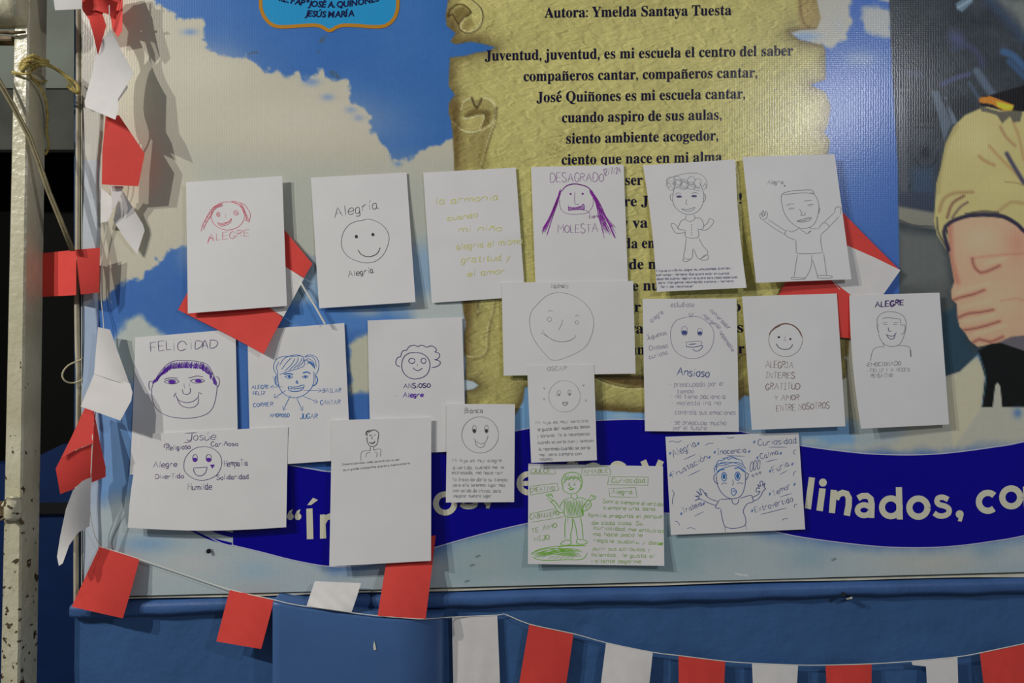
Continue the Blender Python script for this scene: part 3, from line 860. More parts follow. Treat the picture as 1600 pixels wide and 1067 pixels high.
class Drawing:
    """pen strokes collected per ink, in wall coordinates"""
    def __init__(s, z0=(0, 0), k=1.0):
        s.o = z0; s.k = k; s.ink = {}; s.cur = None; s.w = 1; s.line = ''; s.rng = random.Random(5)
    def pen(s, key, w):
        s.cur = key; s.w = w; return s
    def raw(s, P, w=None):
        s.ink.setdefault((s.cur, s.line), []).append(([(s.o[0] + a / s.k, s.o[1] + b / s.k) for a, b in P], w or s.w))
    def st(s, *strs, closed=False, w=None):
        for t in strs:
            P = nums(t)
            s.raw([tuple(p) for p in (smoothline(P, n=4, closed=closed) if len(P) > 2 else P)], w)
        return s
    def el(s, cx, cy, rx, ry=None, a0=0, a1=360, rot=0, w=None, n=None):
        ry = ry or rx; n = n or max(8, int(max(rx, ry) / 5) + 8)
        P = []
        for i in range(n + 1):
            a = math.radians(a0 + (a1 - a0) * i / n); u, v = rx * math.cos(a), -ry * math.sin(a)
            r = math.radians(rot); P.append((cx + u * math.cos(r) + v * math.sin(r), cy - u * math.sin(r) + v * math.cos(r)))
        s.raw(P, w); return s
    def fill(s, cx, cy, rx, ry=None):
        ry = ry or rx
        n = int(ry * 2 / (s.w * s.k * .35)) + 3
        for i in range(n + 1):
            v = (-ry + 2 * ry * i / n) * .88; u = rx * math.sqrt(max(0, 1 - (v / ry) ** 2))
            s.raw([(cx - u, cy + v), (cx + u, cy + v)], s.w)
        return s
    def tx(s, t, x0, y0, x1, y1, h, sl=.05, w=None, rough=.35):
        tot = sum(GL[c][0] + 2 for c in t) - 2
        L_ = math.hypot(x1 - x0, y1 - y0); kx = L_ / tot; ca, sa = (x1 - x0) / L_, (y1 - y0) / L_
        kh = h / 10; u0 = 0; s.line = t
        for c in t:
            wd, g = GL[c]
            dy = s.rng.uniform(-rough, rough); sc_ = 1 + s.rng.uniform(-.08, .08)
            for q in g.split():
                P = []
                for i in range(0, len(q), 2):
                    gx_ = int(q[i]); gy = YV[q[i + 1]] * sc_ + dy
                    u = (u0 + gx_ + gy * sl) * kx; v = gy * kh
                    P.append((x0 + u * ca + v * sa, y0 + u * sa - v * ca))
                sharp = c in 'AELFHIMNTVWXYZkvwxyz147/-*'
                if len(P) > 2 and not sharp:
                    P = [tuple(p) for p in smoothline(P, n=3)]
                s.raw(P, w)
            u0 += wd + 2
        s.line = ''
        return s

m_paper = mat('white paper', (192, 190, 191), .85, .15, bump=.12, bscale=260, bdist=.0006, var=.02, vscale=14)
INKS = {}
def ink(key):
    return mat('ink ' + key, {'pencil': (118, 118, 122), 'soft pencil': (142, 142, 144), 'red': (186, 86, 104), 'black': (62, 56, 60),
        'purple': (84, 40, 150), 'dark purple': (70, 52, 102), 'magenta': (122, 44, 138), 'mauve': (128, 88, 132), 'yellow': (184, 182, 120), 'blue': (38, 96, 160),
        'navy': (64, 76, 124), 'green': (108, 162, 56), 'dull green': (124, 154, 84), 'brown': (108, 82, 70), 'biro': (88, 84, 116),
        'violet grey': (120, 112, 140), 'pale violet': (130, 122, 142)}[key], .8, .1)

def invq(q, x, y):
    """inverse bilinear; q corners TL TR BR BL"""
    (ax, ay), (bx_, by_), (cx, cy), (dx, dy) = q
    u = v = .5
    for _ in range(6):
        X0 = ax + (bx_ - ax) * u + (dx - ax) * v + (ax - bx_ + cx - dx) * u * v
        Y0 = ay + (by_ - ay) * u + (dy - ay) * v + (ay - by_ + cy - dy) * u * v
        xu = (bx_ - ax) + (ax - bx_ + cx - dx) * v; xv = (dx - ax) + (ax - bx_ + cx - dx) * u
        yu = (by_ - ay) + (ay - by_ + cy - dy) * v; yv = (dy - ay) + (ay - by_ + cy - dy) * u
        det = xu * yv - xv * yu
        ex, ey = x - X0, y - Y0
        u += (ex * yv - ey * xv) / det; v += (ey * xu - ex * yu) / det
    return u, v
def depthfn(base, bow, lift, liftL, liftR, tl, tr, seed, fold=0):
    def f(u, v):
        uu = min(max(u, 0), 1); vv = min(max(v, 0), 1)
        d = base + bow * math.sin(math.pi * uu) * (.35 + .65 * vv) + lift * vv ** 1.6
        d += liftL * (1 - uu) ** 2 * vv ** 2 + liftR * uu ** 2 * vv ** 2
        d += tl * max(0, 1 - math.hypot(uu, vv * 1.3) / .22) ** 2 + tr * max(0, 1 - math.hypot(1 - uu, vv * 1.3) / .22) ** 2
        d += .0006 * math.sin(uu * 5 + seed) * math.sin(vv * 6 + seed * 2) + fold * max(0, 1 - abs(vv - .5) / .06)
        return d
    return f
def thick(name, V, F, m, n, t, label=None):
    """sheet with a smooth front, a smooth back and a separate sharp rim"""
    N = len(V); off = Vector((0, t, 0))
    V2 = list(V) + [v + off for v in V]
    F2 = list(F) + [tuple(i + N for i in f[::-1]) for f in F]
    ring = [i for i in range(n + 1)] + [(j * (n + 1) + n) for j in range(1, n + 1)] + [n * (n + 1) + i for i in range(n - 1, -1, -1)] + [j * (n + 1) for j in range(n - 1, 0, -1)]
    b = len(V2)
    for i in ring: V2 += [V[i], V[i] + off]
    k = len(ring)
    for i in range(k):
        a, c = b + 2 * i, b + 2 * ((i + 1) % k); F2.append((a, c, c + 1, a + 1))
    return mesh_obj(name, V2, F2, m, smooth=True, label=label)
sheets = []
def sheet(corners, dr, label, base=.0165, bow=.002, lift=.004, liftL=0, liftR=0, tl=.0, tr=.0, seed=1, fold=0, name='drawing_sheet',
          bend=(0, 0, 0, 0)):
    """bend: bulge in px of the top, right, bottom, left edge"""
    f = depthfn(base, bow, lift, liftL, liftR, tl, tr, seed, fold)
    n = 24
    (ax, ay), (bx_, by_), (cx, cy), (dx, dy) = corners
    V, F = [], []
    for j in range(n + 1):
        v = j / n
        for i in range(n + 1):
            u = i / n
            x = (ax * (1 - u) + bx_ * u) * (1 - v) + (dx * (1 - u) + cx * u) * v
            y = (ay * (1 - u) + by_ * u) * (1 - v) + (dy * (1 - u) + cy * u) * v
            su, sv = math.sin(math.pi * u), math.sin(math.pi * v)
            y += bend[0] * su * (1 - v) ** 3 + bend[2] * su * v ** 3
            x += bend[1] * sv * u ** 3 + bend[3] * sv * (1 - u) ** 3
            V.append(W(x, y, f(u, v)))
    for j in range(n):
        for i in range(n):
            a = j * (n + 1) + i
            F.append((a, a + n + 1, a + n + 2, a + 1))
    o = thick(name, V, F, m_paper, n, .0003)
    tag(o, label, 'paper', 'drawings taped over the banner')
    if dr:
        for (key, line), L_ in dr.ink.items():
            if not L_: continue
            V, F = [], []
            for P, w in L_:
                # keep steps short so that the line follows the curl
                Q = [P[0]]
                for p in P[1:]:
                    a = Q[-1]; l = math.hypot(p[0] - a[0], p[1] - a[1]); k = max(1, int(l / 6))
                    for t in range(1, k + 1): Q.append((a[0] + (p[0] - a[0]) * t / k, a[1] + (p[1] - a[1]) * t / k))
                if math.hypot(Q[-1][0] - Q[0][0], Q[-1][1] - Q[0][1]) < .6 and len(Q) < 4:
                    Q = [(Q[0][0] - w * .3, Q[0][1]), (Q[0][0] + w * .3, Q[0][1] + .2)]
                pts, fs = ribbon_strip(Q, w * .85, True)
                o0 = len(V)
                for (x, y) in pts:
                    u, v = invq(corners, x, y)
                    V.append(W(x, y, f(u, v) + .00045))
                F += [tuple(i + o0 for i in q) for q in fs]
            kc = key.replace('soft ', '').replace('dull ', '').replace('pale violet', 'violet grey')
            if line:
                private = any(q in line for q in ('Josúe', 'Nathaly', 'Bianca', 'OSCAR', 'González'))
                lab = kc + (' handwritten name or line' if private else ' handwriting reading ' + line.strip(' -.,'))
                if line == line.strip() and len(lab.split()) > 14: lab = ' '.join(lab.split()[:14])
                mesh_obj('handwritten_line', V, F, ink(key), parent=o, label=lab)
            else:
                mesh_obj('drawn_figure', V, F, ink(key), parent=o, label=kc + ' pen drawing on the sheet')
    sheets.append(o)
    return o

# 1 ALEGRE (red)
d = Drawing((280, 260), 4.445).pen('red', .8)
d.el(336, 343, 116, 98)
d.st('300 258 262 268 232 288 205 325 180 370 160 410 152 452', '298 268 262 280 240 305 222 340 200 372 182 402 168 440',
     '360 240 390 243 420 252 450 262 475 295 492 325 492 360 480 385', '362 246 400 256 425 268 445 292 455 320 465 350 462 380')
for i in range(9):
    d.el(292 - i * 15, 272 + i * i * 2.2, 12, 6, rot=35 + i * 3, w=.55)
for i in range(9): d.el(430 + i * 6, 265 + i * 14, 12, 7, rot=-50, w=.55)
d.el(271, 333, 12, 16).el(272, 334, 5, 7).el(394, 322, 17, 16, rot=30).el(396, 322, 5, 5)
d.st('322 330 322 360', '266 388 290 402 320 398 345 380 364 360', '266 388 280 410 310 412 340 400 356 385 364 360', '275 400 350 382')
for i in range(6): d.st(f'{290 + i * 12} {396 - i * 3} {292 + i * 12} {410 - i * 4}')
d.tx('ALEGRE', 196, 522, 486, 482, 46, .1)
d.st('196 535 215 490 240 520')
sheet([(290.8, 284.7), (440.9, 274.8), (448.3, 477.8), (293.5, 489.5)], d, 'white sheet with round red face and the word ALEGRE, over a red paper flag', base=.028, lift=.006, seed=1)
# 2 Alegria smiley
d = Drawing((480, 260), 4.445).pen('black', .9)
d.st('415 365 455 372 510 398 550 440 568 490 560 545 530 610 480 655 415 670 350 658 290 630 250 585 236 530 250 460 290 405 345 380 380 375', closed=True, w=.7)
d.tx('Alegría', 190, 360, 490, 290, 66, .12)
d.tx('Alegría', 285, 768, 458, 735, 38, .1, w=1.1)
d.st('352 578 372 608 405 624 440 625 475 612 496 590 506 562', w=1.3)
d.pen('black', 1.4).fill(341, 487, 10, 12).fill(456, 473, 10, 11)
sheet([(485.6, 277.5), (635.2, 269.4), (649.2, 471.9), (498.7, 481.6)], d, 'white sheet with plain black smiley between two handwritten Alegría', lift=.007, liftR=.006, seed=2, bow=.003)
# 3 yellow writing
d = Drawing((655, 255), 4.742).pen('yellow', 1.5)
for t, a, b, c_, e, h in (('la armonia', 118, 305, 580, 268, 60), ('cuando', 210, 425, 428, 398, 50), ('mi niño', 290, 510, 606, 498, 55),
                       ('alegria el mismo', 275, 640, 760, 595, 62), ('gratitud y', 310, 735, 670, 715, 60), ('el amor', 358, 838, 630, 815, 55)):
    d.tx(t, a, b, c_, e, h * .8, .15)
sheet([(661.3, 269.8), (805.8, 261.7), (820.5, 463.5), (674.6, 473.3)], d, 'white sheet with faint yellow handwriting and a fold across', lift=.001, seed=3, fold=.0006, bow=.0015)
# 4 DESAGRADO
d = Drawing((825, 250), 5.333).pen('mauve', .9)
d.tx('DESAGRADO', 184, 185, 628, 178, 72, .05); d.tx('MOLESTA', 250, 610, 580, 600, 70, .03)
d.tx('12/7/24', 628, 128, 775, 105, 50, .12)
d.st('265 330 262 360 275 410 310 440 370 452 430 450 490 440 530 400 545 350 540 310', w=.7)
d.st('390 262 388 320 392 362 405 370 425 370', w=.7); d.st('466 415 500 430 520 455', w=.8)
d.tx('tienes', 505, 485, 622, 478, 30, .1, w=1)
d.pen('magenta', 1.0)
d.fill(355, 282, 8, 8).fill(455, 281, 9, 8)
d.st('335 378 336 420', '335 390 370 400 410 395 440 388 462 368 466 412 430 408 380 412 336 420', w=1.4)
for i in range(16):
    x = 338 + i * 8; d.st(f'{x} {392 if i < 10 else 384} {x + 3} {420 - (i % 3) * 5}', w=1.7)
rg = random.Random(3)
for i in range(12):
    a = rg.uniform(-8, 8); b = rg.uniform(-26, 26)
    d.st(f'{268 + a} {250 + rg.uniform(-10, 20)} {240 + a + b * .3} {350} {195 + b * .6} {470} {138 + b} {600 + rg.uniform(-40, 35)}', w=.8)
for i in range(18):
    a = rg.uniform(-10, 10); b = rg.uniform(-55, 50)
    d.st(f'{520 + a} {245 + rg.uniform(-12, 25)} {575 + a + b * .2} {350} {620 + b * .6} {470} {685 + b} {610 + rg.uniform(-60, 45)}', w=.9)
for i in range(6):
    k = rg.uniform(-6, 6); d.st(f'275 {262 + k} 320 {215 + k} 385 {198 + k} 450 {208 + k} 500 {228 + k} 540 {270 + k}', w=.8)
sheet([(829.7, 260.9), (974.4, 257.5), (982, 462), (837.5, 466)], d, 'white sheet with long purple hair face, DESAGRADO above and MOLESTA below', lift=.001, seed=4, bow=.0015)
# 5 boy
d = Drawing((1000, 240), 4.64).pen('soft pencil', .8)
for i in range(9):
    d.el(225 + (i % 5) * 48, 195 + (i % 3) * 18, 34, 26, rot=i * 20)
d.st('190 240 195 200 230 170 300 150 370 140 430 145 470 175 485 210 480 255', '200 255 220 235 250 255', '455 245 470 215 480 240 462 260', '240 250 330 250 440 270', '260 190 320 205 370 235 440 255', '300 185 360 215 420 240')
d.pen('pencil', .8)
d.st('262 205 245 260 236 330 250 380 290 420 345 440 395 432 435 400 458 350 462 290 445 240 430 210')
d.st('238 295 220 300 222 330 240 348', '460 290 475 300 472 335 458 352', '338 330 332 362 345 368')
d.st('252 295 275 284 300 292', '375 290 400 280 420 292', '300 398 340 405 398 388 375 412 345 418 315 410 300 398')
d.st('335 445 330 475 355 490 375 488 398 470 392 442', '330 475 300 485 282 520 275 545 330 555', '398 465 440 470 460 510 455 545 425 548',
     '280 545 262 520 240 505 225 515 240 550 262 576 300 575 330 570', '455 530 490 500 505 470 535 490 510 530 480 552 445 555',
     '330 555 332 605 420 606 420 540', '335 610 328 680 318 755 375 758 385 690 415 752 440 760 492 718 450 660 428 612',
     '318 755 310 775 340 782 372 760', '440 762 470 735 495 740 490 765 460 772 432 765')
for i in range(5): d.el(374, 515 + i * 18, 2.5)
d.pen('biro', .7)
for i, t in enumerate(('Mi hijo es un niño muy alegre, muy entusiasmado, divertido y', 'buen amigo y hermano. Que quiere estar en cuantos', 'deportes cuanto llega un te quiere para cosas especiales',
                       'pero inteligente recordando siempre y hermano', 'feliz de reconocer')):
    d.tx(t, (108, 114, 122, 132, 148)[i], 858 + i * 28.5, (662, 645, 704, 676, 385)[i], (836, 874, 902, 930, 968)[i], 17, .1, w=.62)
d.pen('biro', 1.4).fill(283, 311, 20, 8).fill(392, 308, 20, 8)
sheet([(1004.7, 258.3), (1148.7, 249), (1166.5, 449.5), (1026.3, 456)], d, 'white sheet with pencil boy in shirt and trousers above five small lines of writing', lift=.008, liftR=.010, liftL=.006, seed=5, base=.018, bend=(0, -3, 0, 3))
# 6 arms up
d = Drawing((1155, 230), 4.847).pen('pencil', .8)
d.tx('Alegria.', 212, 282, 340, 276, 32, .2, w=.7)
d.pen('black', 1.2).fill(344, 292, 5, 4).pen('pencil', .8)
d.st('318 365 320 410 335 480 360 530 400 575 450 608 500 614 545 600 580 560 600 490 602 430 585 380 560 345')
d.st('318 380 330 350 400 330 470 325 550 325 565 355 540 340', '325 360 420 350 500 345 560 352', '335 350 345 335', '600 450 610 470 602 500')
d.st('360 440 385 430 416 430', '490 408 520 404 550 402', '372 466 395 460 420 462', '380 472 410 470', '515 438 540 434 565 432', '525 445 555 440')
d.st('455 465 475 500 465 512 480 516 500 510 492 490', '432 560 480 545 543 530 530 555 480 566 445 562 432 560', '445 560 500 552 540 535')
d.st('458 620 490 638 515 655 545 630 520 645', '535 600 545 615 600 618', '460 610 400 640 370 628', '360 625 345 655 370 680 430 705', '355 635 300 600 215 545', '345 660 260 610 180 550')
d.st('165 545 155 515 165 500 180 530 172 490 185 482 192 520 200 488 212 495 210 530 190 545 165 545', '600 615 640 570 680 600 640 640 615 665', '635 575 720 495', '680 605 760 520', '720 495 730 460 745 450 770 460 765 510')
d.st('620 665 618 720 632 800', '430 705 432 760 440 802 540 805 632 798', '440 812 430 880 415 985', '550 812 545 900 520 960 500 990', '555 850 580 930 595 985', '640 802 650 880 662 970',
     '395 1000 400 985 460 988 500 990 480 1000 395 1000', '590 990 600 972 650 970 700 975 690 990 590 992')
sheet([(1160.2, 244.9), (1304, 240.7), (1330.4, 436.3), (1181.4, 441.9)], d, 'white sheet with pencil figure raising both arms, over the red and white paper flags', base=.027, lift=.009, liftL=.010, seed=6, bow=.001)
# 7 FELICIDAD
d = Drawing((200, 510), 4.445).pen('dark purple', 1.0)
d.tx('FEL', 158, 178, 302, 160, 62, .05); d.st('318 115 320 168', '318 92 318 96', '408 130 385 102 350 115 345 150 365 168 405 155', '438 112 438 158', '432 90 432 94', '468 102 468 158 510 135 512 105 468 98', '515 156 532 95 556 156', '520 135 552 132', '570 98 572 150 610 140 622 110 600 95 565 95')
d.st('175 395 163 440 168 500 190 560 240 605 310 630 400 637 480 630 550 605 590 560 610 490 618 420 610 390 590 330 550 265 480 242 400 238 320 240 270 265 220 320 175 395', w=.9)
d.st('172 378 148 385 145 420 152 445', '610 345 630 360 634 395 620 425')
d.st('250 368 270 360 310 356 346 360', '418 358 450 350 480 344 522 350', '250 382 285 370 330 370 352 380 330 396 290 398 262 390 250 382', '430 378 460 366 510 366 530 376 505 390 460 392 430 378')
d.st('388 395 392 430', '425 392 424 420', '375 435 385 465 410 472 432 455 430 425', '318 490 325 470 335 462', '330 475 350 510 400 528 450 520 485 492 490 470', '340 500 365 545 410 563 455 560 485 535 490 495', '485 462 500 462 514 470')
d.pen('purple', 1.4).fill(305, 384, 26, 12).fill(488, 378, 24, 10)
for i in range(64):
    t = i / 63
    px_, py_ = np.interp(t, [0, .2, .35, .55, .72, .86, 1], [182, 245, 300, 400, 510, 565, 604]), np.interp(t, [0, .2, .35, .55, .72, .86, 1], [385, 315, 275, 268, 275, 315, 395])
    a = rg.uniform(-6, 6); l = 24 if .2 < t < .85 else 15
    d.st(f'{px_ + a + 6} {py_ - l} {px_ + a - 5} {py_ + 4} {px_ + a - 2} {py_ + l * .8} {px_ + a + 9} {py_ - l * .5}', w=1.1)
sheet([(211.2, 527.5), (368, 514), (372.5, 727), (202.7, 741.7)], d, 'white sheet with wide purple haired face under the word FELICIDAD', lift=.002, liftL=.003, seed=7, base=.016, bend=(0, 0, 0, 1))
# 8 JOSUE
d = Drawing((195, 660), 5.93).pen('dark purple', 1.0)
d.tx('Josúe.', 575, 168, 862, 158, 66, .1, w=.9)
d.st('545 185 590 182 615 165 622 100', '553 102 668 92', w=.9)
d.tx('Religioso', 385, 260, 605, 242, 48, .1, w=1.1); d.st('362 235 368 205 400 198 415 215', w=1)
d.tx('Cariñoso', 798, 222, 1046, 214, 40, .06); d.tx('Alegre', 262, 416, 480, 408, 54, .1, w=1.1); d.tx('DiverTido', 280, 522, 542, 514, 42, .08)
d.tx('HempaTia', 920, 408, 1136, 398, 56, .06); d.tx('Solidaridad', 850, 530, 1145, 520, 46, .1); d.tx('Humilde', 584, 625, 802, 620, 58, .08)
d.st('740 222 800 235 850 265 885 310 898 370 885 430 850 485 790 520 720 536 650 525 590 490 555 450 546 400 560 330 610 265 670 232 740 222', w=.9)
d.el(650, 330, 22, 34).el(777, 330, 25, 35)
d.st('636 420 700 418 765 412', '636 422 642 460 665 488 690 495 720 488 748 460 762 415', w=1.1)
d.pen('purple', 1.4).fill(648, 345, 20, 20).fill(777, 345, 22, 20).fill(803, 398, 11, 8).fill(821, 397, 9, 8).fill(811, 410, 9, 9).fill(809, 420, 4, 4)
sheet([(222, 678.2), (450, 666.7), (447.1, 823.6), (199.7, 824.4)], d, 'landscape sheet with big-eyed round smiley ringed by purple words such as Alegre and Humilde', base=.0225, lift=.008, liftL=.006, seed=8, bend=(0, 0, 5, -4))
# 9 blue boy
d = Drawing((380, 500), 4.637).pen('blue', .9)
d.st('248 370 250 430 262 490 290 530 330 555 375 562 425 550 470 520 500 480 512 430 512 370', w=1)
d.st('240 400 232 420 234 460 258 478', '520 395 538 430 525 465 500 478', w=1.8); d.st('244 410 244 460', '524 410 520 455', w=1.3)
for P in ('245 400 222 360 222 320 245 280 300 262 360 262 420 260 442 290 440 330 400 350 330 370 262 395',
          '262 330 300 275 380 252 440 265', '275 360 320 300 350 272', '300 370 350 320 375 275', '330 365 385 310 400 270', '360 355 410 310 425 275', '390 345 430 310 438 280',
          '440 265 480 252 530 270 548 320 540 370 520 400', '445 270 490 262 520 290 530 340', '440 300 470 280 505 300 520 350', '460 320 490 300 512 330', '250 375 240 340 260 300', '215 405 222 435'):
    d.st(P)
for i in range(8): d.st(f'{450 + i * 8} {285 + i * 3} {500 + i * 3} {330 + i * 4}', w=.7)
d.st('292 392 330 388 362 394', '430 384 460 376 488 388', w=2)
d.st('300 410 330 400 358 412 330 422 300 410', '425 412 450 402 470 408 448 420 425 412'); d.fill(333, 410, 9, 7).fill(450, 410, 8, 6)
d.st('388 436 382 455 395 458 388 436', w=1.3); d.st('325 482 380 485 437 470 430 500 400 515 345 515 328 500 325 482', '330 495 380 498 432 488', w=1.2)
for x_ in (350, 372, 394, 414): d.st(f'{x_} 484 {x_} 512', w=.8)
for a in ('290 484 200 485', '310 508 230 560', '342 545 290 650', '385 560 428 655', '430 550 540 595', '435 508 565 510'): d.st(a, w=.9)
for a in ('220 470 196 485 220 500', '230 532 225 562 258 562', '285 622 290 655 312 640', '405 645 428 658 432 622', '520 572 540 596 512 600', '540 492 566 510 540 525'):
    P = nums(a); d.raw(P, 1.1)
d.tx('ALEGRE', 60, 500, 186, 496, 26, .1, w=1.1); d.tx('FELIZ', 70, 543, 156, 540, 25, .1, w=1.1); d.tx('CORRER', 72, 630, 214, 624, 28, .1, w=1.0)
d.tx('AMOROSO', 190, 705, 332, 702, 26, .1, w=1.1); d.tx('JUGAR', 412, 714, 536, 714, 36, .1, w=1.1); d.tx('BAILAR', 574, 526, 706, 524, 30, .1, w=1.0); d.tx('CANTAR', 558, 612, 700, 610, 30, .1, w=1.0)
sheet([(386.5, 516), (538, 504.7), (548, 718), (391, 729)], d, 'white sheet with blue-ink boy and arrows to words CORRER, JUGAR and CANTAR', lift=.003, liftR=.008, seed=9)
# 10 ansioso purple
d = Drawing((565, 480), 5.333).pen('dark purple', 1.3)
d.st('450 376 500 385 540 410 565 450 568 500 550 550 515 580 470 594 430 596 385 580 350 545 334 500 340 440 365 400 405 380 450 376')
d.st('322 496 295 485 284 455 300 420 330 412', '325 410 335 375 350 360 378 358', '372 358 400 325 440 316 465 328', '462 330 500 316 540 332', '536 335 580 322 615 340 622 360 608 372', '610 372 645 385 648 410 630 432 606 436', '608 436 650 450 654 470 630 492 582 504')
d.el(418, 446, 26, 22).el(515, 446, 21, 22); d.st('463 470 463 492', '428 503 445 520 468 528 490 518 506 507')
d.tx('ANSiOSO', 348, 676, 570, 668, 36, .08, w=1.6)
d.st('285 742 300 737', w=.7)
d.pen('purple', 1.7).tx('Alegre', 344, 750, 512, 744, 38, .12)
sheet([(574.4, 500.6), (722, 495.5), (728.5, 704), (579, 712)], d, 'white sheet with purple curly-haired round face above ANSIOSO Alegre', lift=.003, tl=.002, seed=10, bow=.001)
# 11 pencil man
d = Drawing((505, 645), 8).pen('black', .9)
d.st('548 300 546 340 560 385 585 415 610 420 650 412 675 380 685 330 690 300', w=1)
d.st('535 285 532 250 550 225 590 220 635 210 670 225 692 255 690 300 680 320', '550 290 545 240 600 222', '545 270 580 228', '560 250 640 212', '640 215 685 245', w=1)
d.st('585 425 588 460 575 475', '632 425 632 460 650 462', '612 290 608 320 616 332', '572 365 600 375 625 372 648 355 630 380 600 385 572 365', w=.9)
d.st('580 290 600 280', '630 280 655 272', '578 282 604 272', w=1.5)
d.pen('pencil', .8)
d.st('472 600 468 550 475 500 500 478 560 470 590 475', '650 460 700 448 720 470 710 550', '530 555 540 510 560 498 590 492', '665 555 672 500 640 488')
d.tx('Siempre González, cada persona con su paz', 235, 655, 950, 592, 24, .25, w=.6, rough=.8)
d.tx('es un grande transparente, gracias a nuestro entorno', 250, 725, 1080, 640, 26, .25, w=.6, rough=.8)
sheet([(518.8, 656.5), (673.8, 652.5), (673.5, 876), (514.5, 885)], d, 'mostly blank white sheet with small pencil man bust and two short lines', base=.027, lift=.016, seed=11, bow=.001)
# 12 Nathaly
d = Drawing((775, 430), 6.278).pen('soft pencil', .8)
d.st('620 168 700 180 790 215 850 255 910 320 945 390 958 460 945 560 905 660 860 715 780 765 700 800 620 828 560 832 520 815 480 770 430 715 385 650 350 580 332 500 330 420 350 350 400 290 470 220 540 180 620 168', closed=False)
d.el(523, 432, 20, 23).el(793, 462, 15, 18); d.st('512 352 535 346 558 356', '775 402 798 390 818 410', '652 432 642 480 612 538', '470 565 520 612 580 642 650 652 720 640 780 605')
d.pen('pencil', .9); d.st('440 572 470 540', '776 582 784 606', '450 566 520 612 580 642 650 652 720 640 780 605'); d.tx('Nathaly', 540, 128, 708, 120, 42, .15)
sheet([(783.8, 441.5), (989.2, 438.8), (993.2, 583.7), (787, 586.9)], d, 'landscape sheet with very faint large pencil smiley at the middle of the wall', base=.0215, lift=.004, seed=12, bow=.0015)
# 13 Bianca
d = Drawing((690, 620), 5.93).pen('pencil', .8)
d.tx('Bianca', 212, 152, 380, 146, 46, .1, w=1.1)
d.el(356, 352, 170, 168)
d.el(303, 298, 18, 37).el(415, 298, 17, 37)
d.st('298 388 330 420 370 434 405 418 420 390 430 358', '310 400 320 445 350 468 385 462 405 430', w=.9)
for i, t in enumerate(('Mi hija es muy alegre', 'divertida, cuando me ve', 'estresada, me hace reir.', 'Yo trato de darle su tiempo', 'para ella tenemos lugar mas', 'con salida de chicas, para', 'mejorar nuestro lugar.')):
    d.tx(t, (100, 105, 95, 95, 105, 105, 110)[i], (605, 672, 715, 780, 830, 882, 932)[i], (552, 575, 575, 605, 585, 545, 465)[i], (602, 664, 718, 782, 832, 886, 930)[i], 34, .1, w=.7)
d.pen('black', 1.3).fill(303, 315, 15, 18).fill(415, 315, 14, 18)
sheet([(698.8, 631), (804.7, 631.5), (803.3, 784.4), (696.7, 785)], d, 'small white sheet with pencil smiley over seven handwritten lines, left end of the ribbon word', base=.024, lift=.004, seed=13)
# 14 Oscar
d = Drawing((815, 560), 6.1).pen('soft pencil', .8)
d.tx('OSCAR', 246, 118, 425, 110, 36, .1, w=.9)
d.el(408, 360, 150, 150, w=.6)
d.el(352, 330, 17, 28, rot=-12).el(455, 325, 14, 28)
d.pen('pencil', 1.0)
d.st('413 452 392 430 398 415 413 425 430 414 437 428 413 452', w=1.3)
for x_, y_ in ((215, 285), (213, 388), (588, 255), (612, 400)): d.raw([(x_ - 8, y_ - 10), (x_, y_ + 10), (x_ + 9, y_ - 12)], 1.2)
d.fill(358, 345, 9, 11).fill(458, 340, 8, 11)
for i, t in enumerate(('Mi hija es muy sensible,', 'le gusta dar muestras besos', 'y abrazos. Yo la recompenso', 'cuando se porta bien y tambien', 'la reprendo cuando se porta', 'mal, pero siempre con', 'respeto.')):
    d.tx(t, (135, 148, 150, 155, 160, 168, 172)[i], (628, 692, 752, 815, 878, 930, 974)[i], (640, 648, 645, 682, 652, 568, 298)[i], (605, 660, 730, 795, 862, 920, 970)[i], 32, .1, w=(.6, .8, .68)[i % 3])
sheet([(823.5, 571.1), (928, 569.5), (932.7, 719), (830, 723)], d, 'small white sheet with faint face, tiny heart mouth and four floating hearts', base=.027, lift=.004, liftL=.002, seed=14)
# 15 Ansioso
d = Drawing((1000, 455), 4.54).pen('pale violet', .8)
d.st('330 182 400 178 460 205 510 255 525 320 505 400 460 450 400 475 345 475 280 450 235 400 217 330 222 260 260 205 330 182')
d.st('345 155 355 178 362 180 380 152', '358 180 360 150'); d.el(315, 282, 22, 34).el(424, 288, 18, 28)
d.st('322 360 430 355 432 385', w=.9)
d.tx('estudioso', 218, 112, 382, 108, 36, .1); d.tx('alegre', 82, 222, 165, 155, 34, .1); d.tx('Juguetos', 48, 345, 188, 305, 32, .1)
d.tx('Chistoso', 66, 420, 194, 400, 34, .1); d.tx('curioso', 66, 480, 194, 445, 32, .1)
d.tx('conversador', 495, 140, 628, 272, 30, .1); d.tx('inteligente', 436, 172, 560, 268, 30, .1); d.tx('responsable', 558, 290, 652, 428, 30, .1)
for t, a, b, c_, e in (('- preocupado por el', 205, 678, 592, 670), ('tiempo', 262, 728, 378, 722), ('- no tiene paciencia', 215, 758, 604, 762), ('- molesto ira no', 220, 808, 570, 806),
                    ('controla sus emociones', 248, 872, 675, 876), ('- se preocupa mucho', 210, 944, 608, 950), ('por el futuro', 234, 984, 468, 984)):
    d.tx(t, a, b, c_, e, 36, .1, w=.7)
d.pen('navy', 1.5).tx('Ansioso', 262, 595, 488, 608, 56, .08)
d.st('326 392 380 396 442 385 432 410 400 425 370 408', '330 362 328 395', w=1.1); d.st('345 378 400 372', w=1.6)
d.fill(315, 293, 20, 16).fill(425, 297, 15, 13)
sheet([(1004, 467), (1150.9, 466.5), (1154.6, 674.8), (1007.7, 673.5)], d, 'white sheet with Ansioso under a toothy faint face ringed by slanting words', lift=.005, seed=15)
